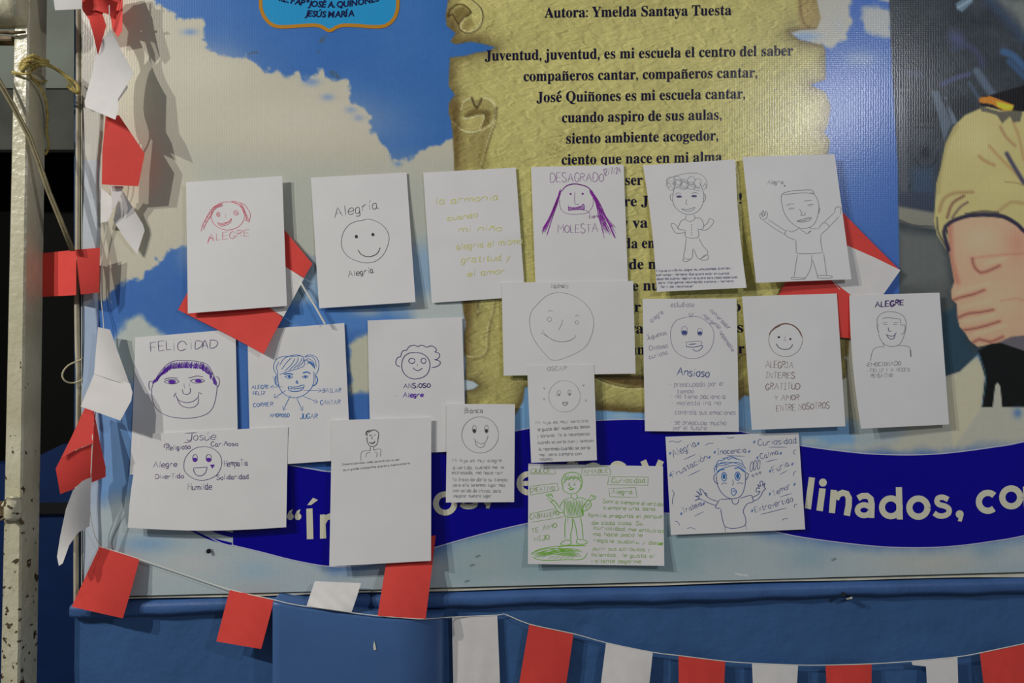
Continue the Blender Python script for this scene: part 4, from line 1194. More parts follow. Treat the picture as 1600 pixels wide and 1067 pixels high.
# 16 Alegria interes
d = Drawing((1155, 450), 4.445).pen('brown', .9)
d.tx('ALEGRIA', 182, 552, 374, 556, 44, .05, w=1); d.tx('INTERES', 182, 624, 384, 626, 40, .12, w=1); d.tx('GRATITUD', 184, 706, 420, 702, 42, .08, w=1)
d.tx('Y AMOR', 244, 780, 414, 778, 38, .12); d.tx('ENTRE NOSOTROS', 258, 856, 626, 834, 42, .12)
d.el(322, 360, 117, 116, w=.6); d.st('318 330 318 362', '305 362 328 362', w=.7)
d.st('208 325 222 300 250 275 290 255 325 247 370 258 410 290 438 340', w=1.8); d.st('212 310 250 278 285 262', w=1.6)
d.pen('black', 1.2); d.fill(275, 341, 9, 6).fill(355, 354, 7, 7); d.st('258 385 270 408 300 424 340 424 362 408 372 390', w=1.2)
sheet([(1159.5, 463), (1307.5, 458.5), (1321, 666), (1174.8, 671.6)], d, 'white sheet with small brown-haired smiley above ALEGRIA INTERES GRATITUD in brown capitals', base=.022, lift=.006, liftL=.004, liftR=.004, seed=16)
# 17 Alebre
d = Drawing((1320, 445), 4.54).pen('dark purple', 2.9)
d.tx('ALEGRE', 214, 160, 418, 142, 36, .12)
d.pen('pencil', .8)
d.st('240 350 232 300 228 255 245 215 290 192 350 192 400 210 430 245 434 300 420 360 400 405 375 430 320 436 275 415 250 380 240 350')
d.st('262 240 300 232 350 238 392 245 398 290', '405 290 420 282 428 305 415 345 395 348', '240 280 230 300 236 325 246 328')
d.st('182 540 190 490 205 455 240 440 275 440', '372 430 430 432 460 445 470 480 470 512')
d.pen('biro', 1.1)
d.st('268 268 300 266', '345 266 378 266', w=1.3); d.st('275 278 300 280', '345 278 370 280', w=1.8); d.st('308 300 312 325 322 330', '318 328 332 326', '292 350 310 360 345 362 366 338', '295 352 315 380 345 382 358 352', w=1.2)
d.st('270 412 280 440', '462 460 468 512', w=1.8); d.st('378 425 372 434', w=1.6)
d.pen('pencil', .9).tx('-EMOCIONADO', 145, 580, 395, 570, 28, .15); d.tx('- FELIZ Y A VECES', 152, 620, 460, 612, 24, .15, w=.8); d.tx('PENSATIVO', 184, 660, 335, 652, 26, .15, w=.8)
sheet([(1327, 461.5), (1468, 457.1), (1483, 663), (1345.3, 669.7)], d, 'white sheet with pencil man bust, the farthest right, shadow along its left edge', base=.024, lift=.005, liftL=.013, seed=17, bend=(0, 0, 0, -4))
# 18 green
d = Drawing((815, 715), 5.93).pen('dull green', 1.0)
for P in ('80 100 80 150 315 150 300 90', '552 160 560 95 600 85 800 85 820 110 820 160 552 160', '808 175 1172 178 1168 255 795 250 808 175', '808 285 1055 275 1068 368 815 360 808 285', '78 265 325 235 345 300 80 345 78 265', '75 520 320 470', '80 600 400 545'):
    d.raw(nums(P), .8)
d.tx('DULCE', 92, 142, 268, 135, 38, .1); d.tx('AMABLE', 570, 148, 800, 138, 38, .1); d.tx('Curiosidad', 832, 232, 1142, 230, 44, .12); d.tx('Alegria', 830, 335, 1024, 335, 44, .12)
d.tx('CREATIVO', 78, 320, 302, 300, 38, .1); d.tx('CABALLERO', 78, 572, 345, 530, 40, .1, w=1.2); d.tx('TE AMO', 92, 700, 325, 645, 42, .1, w=1.3); d.tx('HIJO', 118, 775, 255, 755, 42, .1, w=1.3)
for i, (t, a, b, c_, e) in enumerate((('Sonrie siempre divertido', 752, 418, 1305, 448), ('siempre una sana', 755, 478, 1235, 490), ('familia pregunta el porque', 612, 548, 1298, 560), ('de cada cosa. Su', 650, 618, 1120, 624),
                       ('curiosidad me entusias', 668, 662, 1318, 694), ('ma hace poco le', 660, 722, 1115, 732), ('regale sudoku y dese', 668, 778, 1305, 808), ('pulir sus atributos y', 658, 856, 1188, 866), ('talentos., le gusta al', 640, 912, 1228, 926), ('visitante pagarme.', 640, 970, 1115, 976))):
    d.tx(t, a, b, c_, e, 36, .1, w=.9)
d.pen('green', 1.2)
d.st('380 240 385 300 420 325 465 335 510 322 540 290 552 240', w=1.0)
d.st('378 260 372 210 395 160 440 138 500 138 545 165 560 220 550 280 530 300', '385 240 420 200 470 185 530 195 545 230', w=1.3)
for i in range(16): d.st(f'{392 + i * 10} {215 - (i % 4) * 8} {408 + i * 9} {160 + (i % 3) * 8}', w=1.3)
d.st('425 240 455 232', '475 236 505 230', '455 260 450 275 465 275', '430 282 460 292 488 280 460 300 430 282', w=1.1); d.fill(440, 252, 7, 6).fill(490, 250, 7, 6)
d.st('458 335 460 365 490 385 515 370 510 335', '400 385 460 368', '515 368 570 375 600 395', '400 385 370 420 350 460', w=1.2)
d.st('350 460 300 395 275 410 300 440 345 508 400 500', '350 460 390 500', '290 395 240 355 222 340', '272 415 235 375', '240 355 250 335 265 350 275 335 290 370', w=1.3)
d.st('570 450 600 405 625 395 645 440 610 480 560 500', '605 400 640 355', '625 400 680 375 690 355', '640 355 650 345 665 365 675 345', w=1.3)
d.st('400 400 395 470 410 545 555 542 560 480 590 420', w=1.2)
for i in range(12): d.st(f'{405 + i * 14} {400 - (i % 2) * 12} {430 + i * 13} {540}', w=1.1)
for i in range(5): d.st(f'{290 + i * 14} {405 + i * 18} {312 + i * 12} {400 + i * 18}', w=1.1); d.st(f'{585 + i * 10} {430 - i * 4} {595 + i * 8} {480 - i * 10}', w=1.1)
d.st('408 548 400 640 402 750', '468 560 470 640 455 700 455 765', '475 560 500 640 518 750', '545 548 560 640 570 750', '430 548 425 600', w=1.2)
d.st('402 762 370 785 362 805 410 812 450 800 455 768 402 762', '515 752 510 790 560 802 605 790 590 765 515 752', w=1.2)
for i in range(12): d.st(f'{90 + i * 9} {880 + (i % 4) * 14} {260 + i * 14} {840 + (i % 5) * 14} {480 + i * 8} {860 + (i % 5) * 14}', w=.9)
d.st('80 900 160 850 340 820 600 815', '90 920 200 950 400 945 560 940 610 880', '340 830 420 812 580 812', w=1.2)
for i in range(9): d.st(f'{250 + i * 26} {940 - (i % 2) * 8} {280 + i * 26} {905}', w=1.5)
d.fill(1288, 800, 18, 10)
sheet([(825.5, 724.3), (1035.9, 728.5), (1038, 884), (825, 881)], d, 'landscape sheet crowded with green crayon boy, boxed words and green handwriting', lift=.008, liftL=.006, liftR=.006, seed=18, bow=-.002)
# 19 blue surprise
d = Drawing((1030, 670), 6.096).pen('navy', .9)
for t, a, b, c_, e, h in (('Alegria', 138, 275, 355, 160, 66), ('Frustación', 128, 465, 462, 285, 52), ('Inocencia', 552, 245, 828, 222, 54), ('Curiosidad', 942, 160, 1308, 132, 58), ('Calma', 968, 290, 1136, 238, 48),
                       ('Furia', 1088, 418, 1238, 348, 54), ('Temor', 1090, 640, 1252, 560, 52), ('Extrovertido', 915, 795, 1275, 690, 54), ('Tristeza', 232, 805, 412, 725, 50)):
    d.tx(t, a, b, c_, e, h, .08)
for P in ('232 294 350 240', '275 448 390 392', '645 254 820 260', '1042 174 1218 174', '1010 315 1122 288', '1145 438 1222 394', '1145 650 1268 612', '965 815 1215 752', '330 832 425 788'): d.st(P)
d.st('90 125 130 115 170 128 215 110', '435 158 475 138 520 136', '640 80 680 86 715 80', '1300 195 1278 220 1296 248', '1305 400 1280 420 1280 452', '1288 752 1290 722 1318 718', '1170 870 1195 855 1230 856', '265 950 300 940 350 958', '150 878 175 885 195 920', '120 580 142 615 128 660 124 720', w=.8)
d.st('545 440 548 500 570 570 610 625 660 658 700 665 750 655 790 620 812 560 822 490 820 420', w=1.1)
d.st('548 430 525 440 520 480 540 515 562 520', '820 420 845 425 845 455 822 490', w=1.2)
d.st('575 672 640 668 690 665', '690 668 700 705 725 718 750 702 760 665', '765 662 870 632 885 650 895 695 840 712 800 780 822 850 818 915 760 940 700 948 650 940 620 920 600 850 585 762', '575 672 535 748 585 755', '625 925 630 985', '820 915 835 960', w=1.1)
d.st('560 690 500 672 450 640 440 610 462 625', '545 730 480 710 420 680', '420 680 380 668 340 685 385 655 342 640 390 635 355 592 405 630 385 575 412 582 440 625 462 640', w=1.1)
d.st('880 655 940 625 962 590', '890 690 950 660 1000 575', '962 590 925 600 930 560 955 570 938 530 965 550 960 505 985 500 985 545 1005 515 1000 560 1015 565 995 590', w=1.1)
d.st('592 528 615 515 645 520', '740 520 770 514 800 522', '700 485 706 520 695 538', w=.9)
d.el(893, 445, 10).el(928, 430, 9).el(960, 418, 10).el(880, 358, 14, 50, rot=-8, w=.8).el(912, 345, 13, 50, rot=-8, w=.8).el(948, 340, 12, 48, rot=-6, w=.8)
d.pen('blue', 1.0)
d.st('545 435 560 400 620 370 700 350 770 362 820 410', '530 420 525 380 545 340 590 330 640 315 700 322 750 320 800 345 825 390', '545 400 545 350 560 305 600 300 640 275 690 265 740 285 780 300 800 340', '560 340 600 320 650 335 700 320 760 340 810 370', '535 390 560 350 600 350 660 330', '600 285 640 275 660 290 700 275 740 290', w=1)
d.st('555 415 580 392 625 385', '715 378 755 370 800 400 825 415', w=1.8)
d.el(618, 455, 24, 42, w=1.3).el(746, 450, 25, 40, w=1.3); d.el(618, 452, 10, 24).el(747, 447, 11, 26)
d.st('685 600 688 575 708 568 730 585 735 605 710 636 690 615 685 600', '695 600 715 590 730 605', w=1.2)
d.pen('blue', 1.3).fill(618, 455, 8, 20).fill(747, 449, 9, 22)
for x_, y_ in ((104, 232), (372, 140), (106, 440), (478, 270), (528, 222), (856, 215), (905, 125), (935, 275), (1158, 232), (1056, 402), (1268, 335), (1054, 620), (1288, 528), (885, 780), (210, 808), (424, 712)):
    d.st(f'{x_ - 12} {y_ + 2} {x_ + 12} {y_ - 2}', f'{x_ - 7} {y_ + 12} {x_ + 8} {y_ - 14}', f'{x_ - 4} {y_ - 14} {x_ + 3} {y_ + 14}', w=1.8)
sheet([(1039.8, 682.3), (1247.8, 675.7), (1258, 827), (1048.4, 835.7)], d, 'landscape sheet with startled blue-pen child, spread hands and starred words like Furia', lift=.006, seed=19, bow=.001)

# ================================================================== BUNTING
m_red = mat('red paper', (186, 58, 52), .62, .3, bump=.15, bscale=120, var=.05, vscale=25)
m_wht = mat('white tissue paper', (190, 186, 184), .8, .2, bump=.25, bscale=90, bdist=.001, var=.04, vscale=25)
m_str = mat('white string', (190, 188, 178), .7)
def flag(parent, pts, d, m, label, quads=None, curl=.0, name='paper_flag'):
    """pts outline; d a depth or a list of depths; quads=None -> one sheet"""
    if not isinstance(d, (list, tuple)): d = [d] * len(pts)
    if len(pts) == 4 and quads is None:
        n = 10; V, F = [], []
        for j in range(n + 1):
            v = j / n
            for i in range(n + 1):
                u = i / n
                c4 = [(1 - u) * (1 - v), u * (1 - v), u * v, (1 - u) * v]
                x = sum(c * p[0] for c, p in zip(c4, pts)); y = sum(c * p[1] for c, p in zip(c4, pts)); dd = sum(c * q for c, q in zip(c4, d))
                dd += curl * math.sin(math.pi * u) * v + .3 * curl * math.sin(u * 7 + x) * v
                V.append(W(x + curl * 120 * math.sin(math.pi * v) * (u - .3), y, dd))
        for j in range(n):
            for i in range(n):
                a = j * (n + 1) + i; F.append((a, a + n + 1, a + n + 2, a + 1))
        o = thick(name, V, F, m, n, .0003, label)
    else:
        # smooth sheet cut to the outline: depth is a quadratic surface through the given depths
        A = np.array(pts, float); c0 = A.mean(0); sc_ = max(np.ptp(A[:, 0]), np.ptp(A[:, 1])) / 2
        def bas(x, y):
            x = (x - c0[0]) / sc_; y = (y - c0[1]) / sc_
            b = [np.ones_like(x), x, y]
            if len(pts) >= 7: b += [x * x, x * y, y * y]
            if len(pts) >= 10: b += [x ** 3, y ** 3, x * x * y, x * y * y]
            return np.stack(b, -1)
        M_ = bas(A[:, 0], A[:, 1]); reg = 1e-2 * np.eye(M_.shape[1]); reg[0, 0] = 0
        co = np.linalg.solve(M_.T @ M_ + reg, M_.T @ np.array(d, float))
        P = []
        for i in range(len(pts)):
            a, b = np.array(pts[i]), np.array(pts[(i + 1) % len(pts)]); k = max(1, int(np.hypot(*(b - a)) / 7))
            for t in range(k): P.append(tuple(a + (b - a) * t / k))
        nb = len(P)
        gx_, gy_ = np.meshgrid(np.arange(A[:, 0].min() + 4, A[:, 0].max(), 7.0), np.arange(A[:, 1].min() + 4, A[:, 1].max(), 7.0))
        dd = sdf(gx_, gy_, pts); P += [(a, b) for a, b in zip(gx_[dd < -2.5], gy_[dd < -2.5])]
        vo, _, fo, _, _, _ = delaunay_2d_cdt([Vector(p) for p in P], [(i, (i + 1) % nb) for i in range(nb)], [], 1, 1e-4)
        X_ = np.array([v.x for v in vo]); Y_ = np.array([v.y for v in vo]); Dp = bas(X_, Y_) @ co
        V = [W(x, y, q) for x, y, q in zip(X_, Y_, Dp)]; N0 = len(V)
        F = [tuple(f) for f in fo]
        cnt = {}
        for f in F:
            for i in range(len(f)): e = (f[i], f[(i + 1) % len(f)]); cnt[tuple(sorted(e))] = cnt.get(tuple(sorted(e)), []) + [e]
        off = Vector((0, .0003, 0))
        V2 = V + [v + off for v in V]; F2 = F + [tuple(i + N0 for i in f[::-1]) for f in F]
        for e, l in cnt.items():
            if len(l) == 1:
                k = len(V2); V2 += [V[e[0]], V[e[1]], V[e[1]] + off, V[e[0]] + off]; F2.append((k, k + 1, k + 2, k + 3))
        o = mesh_obj(name, V2, F2, m, smooth=True, label=label)
    adopt(o, parent)
    return o
K_UP = 1.2
b1 = thing('paper_bunting', W(171, -20, .06), 'long string of red and white paper flags down the left edge and below the banner', 'bunting')
RL, WL = 'red paper flag', 'white paper flag'
def fl(s, d, m=None, **k):
    lab = RL if m is m_red else WL
    P = nums(s)
    if isinstance(d, list): d = [q * (1 + (K_UP - 1) * min(1, max(0, (330 - p[1]) / 60))) for q, p in zip(d, P)]
    return flag(b1, P, d, m, lab, **k)
spath = [(171, -40, .062), (171, 0, .062), (171, 45, .062), (172, 80, .050), (170, 140, .046), (172, 182, .050), (172, 240, .036), (172, 290, .034), (168, 345, .024), (160, 400, .0205), (158, 460, .0205), (162, 511, .028), (160, 560, .032),
         (150, 640, .044), (145, 672, .060), (144.5, 692, .068), (142, 745, .064), (140, 790, .05), (146, 830, .034), (156, 854, .028)]
spath2 = [(156, 854, .028), (186, 863, .028), (217, 873, .028), (290, 898, .027), (359, 921, .034), (428, 937, .066), (450, 942.5, .0725), (479, 947.5, .0725), (548, 957, .0725), (590, 962, .0725), (640, 966, .069), (665, 967, .06), (706, 964, .018), (777, 961, .012), (790, 960, .009), (827, 975, .02), (896, 990, .02),
          (947, 1004, .02), (1020, 1019, .02), (1060, 1024, .02), (1133, 1033, .02), (1175, 1036, .02), (1247, 1039, .02), (1290, 1039, .02), (1362, 1037, .02), (1424, 1033, .02), (1496, 1026, .02), (1531, 1020, .02), (1612, 1003, .02), (1700, 985, .012)]
spath = [(a, b, c * (1 + (K_UP - 1) * min(1, max(0, (330 - b) / 60)))) for a, b, c in spath]
sp = [W(*p) for p in [tuple(q) for q in smoothline(spath, n=4)]]
sp2 = [W(*p) for p in [tuple(q) for q in smoothline(spath2, n=3)]]
adopt(mesh_obj('string', *merge([tube(sp, .0011, 6), tube(sp2, .0009, 6)]), m_str, label='thin white string'), b1)
# hanging flags, top to bottom
fl('75 -60 128 -60 128 14 86 16', [.09, .09, .075, .08], m_wht)
fl('128 -8 150 -26 183 -30 192 -5 191 48 184 58 176 46 170 10 160 22 166 40 153 86 146 55 139 30 129 16', [.045, .05, .045, .05, .06, .058, .05, .046, .06, .066, .062, .066, .068, .062], m_red)
fl('128 4 140 -2 170 -2 184 4 178 30 168 22 150 16 132 20', [.056, .068, .07, .06, .056, .06, .064, .062], m_red)
fl('172 45 209 115 184 155 186 168 180 187 133 167 132 158 143 118 150 84 160 62', [.062, .052, .07, .078, .086, .080, .074, .064, .06, .062], m_wht)
fl('183 152 198 130 200 137 185 158', [.064, .052, .052, .064], m_wht, quads=[(0, 1, 2, 3)])
fl('165 181 186 180 226 240 216 291 159 288 160 235', [.056, .056, .048, .052, .06, .056], m_red)
fl('171 290 193 291 188 306 182 320 174 329 176 312', [.046, .046, .044, .05, .04, .05], m_wht)
fl('158 293 175 308 176 330 168 346 157 348', [.036, .044, .042, .034, .03], m_wht)
fl('192 298 206 322 223 350 226 360 214 397 196 374 177 345 182 320', [.034, .028, .022, .021, .022, .024, .026, .034], m_wht)
fl('62 396 119 390 119 461 62 464', [.012, .052, .052, .012], m_red)
fl('118 390 156 387 155 457 126 460', [.054, .045, .043, .058], m_red)
fl('153 511 172 515 188 560 203 602 176 594 147 584 150 545', [.04, .04, .034, .042, .05, .046, .04], m_wht)
fl('148 582 203 599 207 613 205 626 188 657 126 635', [.044, .044, .05, .058, .07, .07], m_wht, quads=[(0, 1, 2, 3, 4, 5)])
fl('134 634 147 640 146 692 120 702 95 716 112 682', [.05, .052, .066, .085, .09, .07], m_red)
fl('95 716 120 703 146 692 143 745 128 752 113 765 94 772 87 732', [.084, .076, .066, .064, .072, .082, .088, .09], m_red)
fl('147 644 156 690 165 730 165 745 143 754 145 692', [.05, .044, .04, .04, .06, .064], m_red)
fl('142 745 141 800 140 822 122 832 108 852 98 880 92 884 89 870 94 838 103 795 114 766 128 752', [.064, .058, .05, .066, .076, .084, .084, .078, .076, .08, .08, .074], m_wht)
fl('156 853 218 873 192 966 112 948', [.028, .028, .045, .045], m_red, curl=.006)
fl('359 921 428 937 408 1014 338 1002', [.034, .064, .068, .044], m_red, curl=.004)
fl('492 908 564 911 549 957 479 947', [.030, .030, .0735, .0735], m_wht, curl=.006)
fl('608 850 681 836 665 967 590 962', [.0165, .0165, .062, .0735], m_red, curl=.003)
fl('706 964 777 962 782 1094 709 1096', [.012, .012, .013, .013], m_wht, curl=.003)
fl('827 975 896 990 880 1096 808 1088', [.02, .02, .022, .020], m_red, curl=.006)
fl('947 1004 1020 1019 1008 1120 934 1110', [.02, .02, .032, .03], m_wht, curl=.006)
fl('1060 1024 1133 1033 1128 1130 1062 1128', [.02, .02, .026, .03], m_red, curl=.006)
fl('1175 1036 1247 1039 1240 1136 1180 1136', [.02, .02, .028, .030], m_wht, curl=.006)
fl('1290 1039 1362 1037 1360 1136 1295 1138', [.02, .02, .026, .03], m_red, curl=.005)
fl('1424 1033 1496 1026 1497 1060 1498 1130 1450 1132 1448 1060 1447 1041 1426 1039', [.02, .02, .024, .03, .03, .025, .021, .022], m_wht)
fl('1531 1020 1606 1005 1614 1104 1543 1116', [.02, .02, .030, .028], m_red, curl=.005)
# second bunting, behind the papers
b2 = thing('paper_bunting', W(440, 415, .022), 'red and white paper flags stuck slanting behind the ALEGRE and raised-arms sheets', 'bunting')
def fl2(s, d, m, **k): return flag(b2, nums(s), d, m, RL if m is m_red else WL, **k)
fl2('418 335 446 361 488 412 475 434 440 414 405 392', [.021, .022, .023, .024, .022, .021], m_red)
fl2('440 413 475 435 443 495 420 481 400 462', [.0225, .0245, .0235, .022, .0215], m_wht)
fl2('300 444 278 484 292 491 350 520 412 553 426 525 442 496 420 480 360 450', [.021, .023, .0235, .025, .034, .029, .0245, .023, .022], m_red)
fl2('1300 315 1318 333 1348 364 1406 422 1366 402 1325 384 1290 370', [.019, .021, .022, .024, .0225, .021, .020], m_red)
fl2('1325 384 1366 402 1407 422 1376 466 1331 462 1306 443 1285 425 1290 390', [.0212, .0225, .0245, .0225, .021, .020, .020, .020], m_wht)
fl2('1228 440 1296 436 1306 443 1331 461 1331 529 1312 527 1290 520 1196 500', [.0205, .0195, .0195, .0205, .0195, .019, .019, .019], m_red)
adopt(mesh_obj('string', *merge([tube([W(466, 434, .0215), W(469, 440, .0225), W(472, 445, .026), W(492, 478, .028), W(508, 506, .030)], .0022, 8),
      tube([W(1285, 420, .019), W(1320, 462, .019), W(1335, 500, .0185)], .0012, 6)]), m_str, label='stiff white cord end showing beside the flags'), b2)

# ================================================================== METAL POST
def post_material():
    m = bpy.data.materials.new('chipped cream gloss paint'); m.use_nodes = True
    nt = m.node_tree; N = nt.nodes; L = nt.links; p = N['Principled BSDF']
    tc = N.new('ShaderNodeTexCoord')
    def no(s_, det=6):
        n = N.new('ShaderNodeTexNoise'); n.inputs['Scale'].default_value = s_; n.inputs['Detail'].default_value = det
        L.new(tc.outputs['Object'], n.inputs['Vector']); return n
    a = no(9); r = N.new('ShaderNodeValToRGB'); r.color_ramp.elements[0].position = .3; r.color_ramp.elements[1].position = .7
    r.color_ramp.elements[0].color = (*alb((158, 154, 128)), 1); r.color_ramp.elements[1].color = (*alb((182, 178, 156)), 1)
    L.new(a.outputs['Fac'], r.inputs['Fac'])
    # chips: more of them lower down, where the paint has gone
    ch = no(58, 8); sep = N.new('ShaderNodeSeparateXYZ'); L.new(tc.outputs['Object'], sep.inputs[0])
    mr = N.new('ShaderNodeMapRange'); mr.inputs['From Min'].default_value = H - .65; mr.inputs['From Max'].default_value = H + .2
    mr.inputs['To Min'].default_value = .575; mr.inputs['To Max'].default_value = .74
    L.new(sep.outputs['Z'], mr.inputs['Value'])
    gt = N.new('ShaderNodeMath'); gt.operation = 'SUBTRACT'; L.new(ch.outputs['Fac'], gt.inputs[0]); L.new(mr.outputs[0], gt.inputs[1])
    st = N.new('ShaderNodeMath'); st.operation = 'MULTIPLY'; st.use_clamp = True; st.inputs[1].default_value = 40; L.new(gt.outputs[0], st.inputs[0])
    mx = N.new('ShaderNodeMix'); mx.data_type = 'RGBA'
    L.new(st.outputs[0], mx.inputs['Factor']); L.new(r.outputs['Color'], mx.inputs['A']); mx.inputs['B'].default_value = (*alb((66, 54, 38)), 1)
    L.new(mx.outputs['Result'], p.inputs['Base Color'])
    p.inputs['Roughness'].default_value = .3; p.inputs['Specular IOR Level'].default_value = .6
    b1_ = no(70, 4); bp = N.new('ShaderNodeBump'); bp.inputs['Strength'].default_value = .5; bp.inputs['Distance'].default_value = .004
    L.new(b1_.outputs['Fac'], bp.inputs['Height']); L.new(bp.outputs['Normal'], p.inputs['Normal'])
    return m
m_post = post_material()
m_rust_and_shade = mat('rusty paint and underside shade', (110, 92, 62), .6, .4, bump=.5, bscale=60, bdist=.002, two=(60, 50, 34), vscale=40)
post = thing('metal_post', W(30, 1067, .04), 'chipped cream painted square metal post standing at the left edge', 'post')
def prism_post():
    V, F = [], []
    ys = np.linspace(-160, 1230, 70)
    rp = random.Random(9)
    for y in ys:
        t = y / 900
        # front left, front right (rounded), back right, back left
        xa = 22 - 19 * t; xb = 45.5 - 13.5 * t
        a = W(xa, y, .072); b = W(xb, y, .072)
        j = rp.uniform(-.0005, .0005)
        w = b.x - a.x; c = .0035
        ring = [(a.x + c, -.072), (b.x - c, -.072 + j), (b.x, -.072 + c), (b.x, -.014), (b.x - c, -.011), (a.x + c, -.011), (a.x, -.014), (a.x, -.072 + c)]
        V += [Vector((q[0], q[1], a.z)) for q in ring]
    n = 8
    for i in range(len(ys) - 1):
        for k in range(n): F.append((i * n + k, i * n + (k + 1) % n, (i + 1) * n + (k + 1) % n, (i + 1) * n + k))
    F += [tuple(range(n)), tuple(range(len(V) - n, len(V)))]
    o = mesh_obj('upright', V, F, m_post)
    bm = bmesh.new(); bm.from_mesh(o.data); bmesh.ops.recalc_face_normals(bm, faces=bm.faces); bm.to_mesh(o.data); bm.free()
    return o
adopt(prism_post(), post)
# rail across the top
c0 = W(-420, 10, .068); c1 = W(46, 10, .068)
path = [c0, c0 * .5 + c1 * .5, Vector((c1.x - .02, c1.y, c1.z)), Vector((c1.x - .004, c1.y, c1.z)), c1]
o = mesh_obj('crossbar', *tube(path, [.044, .044, .044, .042, .030], 28), m_post, smooth=True); adopt(o, post)
adopt(mesh_obj('underside_shade', *tube([W(-10, 50, .082), W(20, 51, .082), W(40, 50, .078)], [.003, .004, .0025], 8), m_rust_and_shade, smooth=True, label='dark strip painting in the shadow under the crossbar'), post)  # dark strip added as the crossbar's underside shadow
def box(name, x0, y0, x1, y1, d0, d1, m, bev=.003):
    bm = bmesh.new()
    a, b = W(x0, y0, d1), W(x1, y1, d1)
    bmesh.ops.create_cube(bm, size=1)
    for v in bm.verts:
        v.co = Vector((a.x if v.co.x < 0 else b.x, -d1 if v.co.y < 0 else -d0, b.z if v.co.z < 0 else a.z))
    bmesh.ops.bevel(bm, geom=bm.edges[:], offset=bev, segments=2, affect='EDGES')
    me = bpy.data.meshes.new(name); bm.to_mesh(me); bm.free(); me.materials.append(m)
    o = bpy.data.objects.new(name, me); col.objects.link(o); return o
adopt(box('bracket', -40, 55, 19, 63, .03, .06, m_rust_and_shade, .002), post)
adopt(box('hinge_plate', -30, 786, 10, 808, .055, .078, m_rust_and_shade), post)
o = mesh_obj('hinge_barrel', *tube([W(21, 777, .084), W(21, 781, .084), W(20.5, 806, .084), W(20.5, 812, .084)], [.012, .0165, .0165, .012], 16), m_post, smooth=True); adopt(o, post)
adopt(mesh_obj('hinge_weld', *tube([W(2, 812, .078), W(14, 806, .084), W(28, 808, .084), W(36, 818, .074)], [.003, .004, .004, .003], 8), m_rust_and_shade, smooth=True), post)
adopt(mesh_obj('hinge_weld', *tube([W(4, 790, .078), W(12, 779, .082), W(24, 777, .084), W(34, 784, .075)], [.003, .004, .004, .003], 8), m_post, smooth=True), post)

# twine tied to the post
m_tw = mat('yellow raffia', (160, 146, 84), .6, .3, bump=.4, bscale=200, two=(120, 104, 52), vscale=70)
tw = thing('raffia_twine', W(38, 108, .08), 'yellow raffia twine knotted round the post with a loose end hanging', 'twine')
def strand(pts, r, name='strand'):
    pts = [(a, b, .078 + (c - .252) * (1.0 if c > .252 else .9)) for a, b, c in pts]
    P = [W(*q) for q in [tuple(p) for p in smoothline(pts, n=6)]]
    rs = [r * (.8 + .4 * math.sin(i * 1.3) ** 2) for i in range(len(P))]
    adopt(mesh_obj(name, *tube(P, rs, 7), m_tw, smooth=True), tw)
strand([(19, 112, .252), (26, 114, .257), (38, 115, .258), (47, 113, .256), (58, 104, .235), (73, 96, .2)], .0022)
strand([(19, 115, .25), (30, 116, .257), (44, 116, .258), (54, 124, .23), (64, 128, .21), (73, 126, .2)], .0020)
strand([(33, 110, .262), (34, 100, .266), (42, 92, .268), (52, 88, .266), (62, 92, .25), (75, 97, .23)], .0045, 'knot_loop')
strand([(35, 108, .268), (40, 98, .272), (50, 95, .27), (62, 97, .255), (74, 98, .235)], .0042, 'knot_loop')
strand([(34, 112, .27), (40, 104, .274), (46, 102, .27), (54, 105, .262)], .0045, 'knot_loop')
strand([(54, 102, .262), (72, 101, .24), (88, 108, .23), (104, 119, .225), (116, 128, .22), (122, 136, .22), (122, 145, .22), (112, 140, .222), (105, 133, .224)], .0036, 'loose_end')
strand([(60, 100, .26), (78, 104, .238), (96, 114, .228), (108, 127, .224), (116, 138, .22), (120, 145, .22)], .0026, 'loose_end')
strand([(47, 118, .256), (54, 127, .24), (64, 138, .225), (71, 155, .21), (74, 180, .2), (73, 205, .19), (76, 225, .18), (74, 236, .18), (70, 242, .18)], .0026, 'hanging_end')

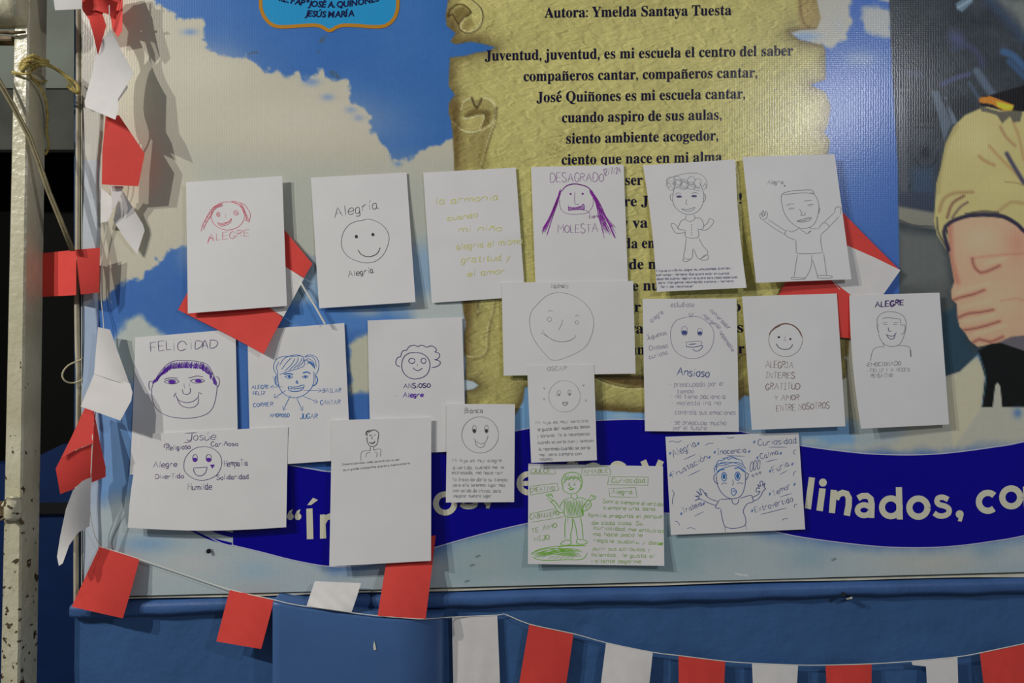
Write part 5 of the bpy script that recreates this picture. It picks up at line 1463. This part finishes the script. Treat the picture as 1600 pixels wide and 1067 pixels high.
m_cord = mat('olive cord', (112, 104, 78), .6, .3, bump=.3, bscale=120, var=.2, vscale=40)
cd = mesh_obj('cord', *merge([tube([W(*p) for p in ((-30, 84, .10), (0, 134, .094), (20, 168, .088), (46, 218, .083), (60, 256, .082), (75, 300, .078), (93, 344, .072), (112, 392, .064))], .0036, 8),
    tube([W(*p) for p in ((-30, 74, .10), (0, 124, .094), (24, 166, .088), (48, 213, .083), (64, 256, .082), (79, 300, .078), (97, 344, .072), (116, 392, .064))], .0022, 8)]), m_cord, smooth=True)
tag(cd, 'taut olive double cord crossing the post diagonally down to the red flag', 'cord')
m_loop = mat('pale cord', (172, 164, 132), .6)
P = [W(*tuple(q)) for q in smoothline([(134, 558, .012), (124, 563, .02), (108, 570, .03), (99, 580, .035), (98, 590, .035), (105, 597, .03), (116, 598, .022), (127, 594, .018), (134, 588, .012)], n=5)]
tag(mesh_obj('cord_loop', *tube(P, .0017, 8), m_loop, smooth=True), 'small loop of pale cord sticking out from the left banner edge', 'cord')
P = [W(*tuple(q)) for q in smoothline([(122, -60, .008), (122.5, 120, .009), (121.5, 300, .008), (121, 420, .008), (120, 470, .009), (121, 540, .009), (122.5, 590, .009), (122, 680, .008), (121, 780, .009), (119, 840, .009), (119, 960, .008)], n=5)]
tag(mesh_obj('cable', *tube(P, .0050, 10), mat('beige cable', (158, 152, 134), .55, var=.15, vscale=15), smooth=True), 'beige cable running down the wall beside the left banner edge', 'cable')
# nails, a staple and paint flakes on the wall
m_flk = mat('bare plaster flake', (196, 190, 172), .8)
def flake(pts, d, label, name='paint_flake', m=m_flk):
    n = len(pts)
    V = [W(x, y, d) for x, y in pts] + [W(x, y, .0005) for x, y in pts]
    F = [tuple(range(n)), tuple(range(n, 2 * n))] + [(i, (i + 1) % n, n + (i + 1) % n, n + i) for i in range(n)]
    tag(mesh_obj(name, V, F, m), label, 'debris')
flake(nums('585 1001 588 1015 584 1016 583 1009'), .072, 'tiny white plaster chip on blue wall below the hanging red flag')
flake(nums('1321 935 1331 932 1332 935 1324 937'), .027, 'pale chip in the blue moulding near a dark nail')
def nail(x, y, d, label):
    P = [W(x, y, .002), W(x, y, d), W(x, y, d + .002), W(x, y, d + .003)]
    tag(mesh_obj('nail', *tube(P, [.002, .002, .0052, .004], 10), mat('dark nail', (40, 42, 50), .5, raw=True, metal=.6)), label, 'nail')
nail(1318, 929, .030, 'dark nail head in the blue moulding at right')
nail(326, 861, .017, 'dark nail in the banner below the left ribbon end')
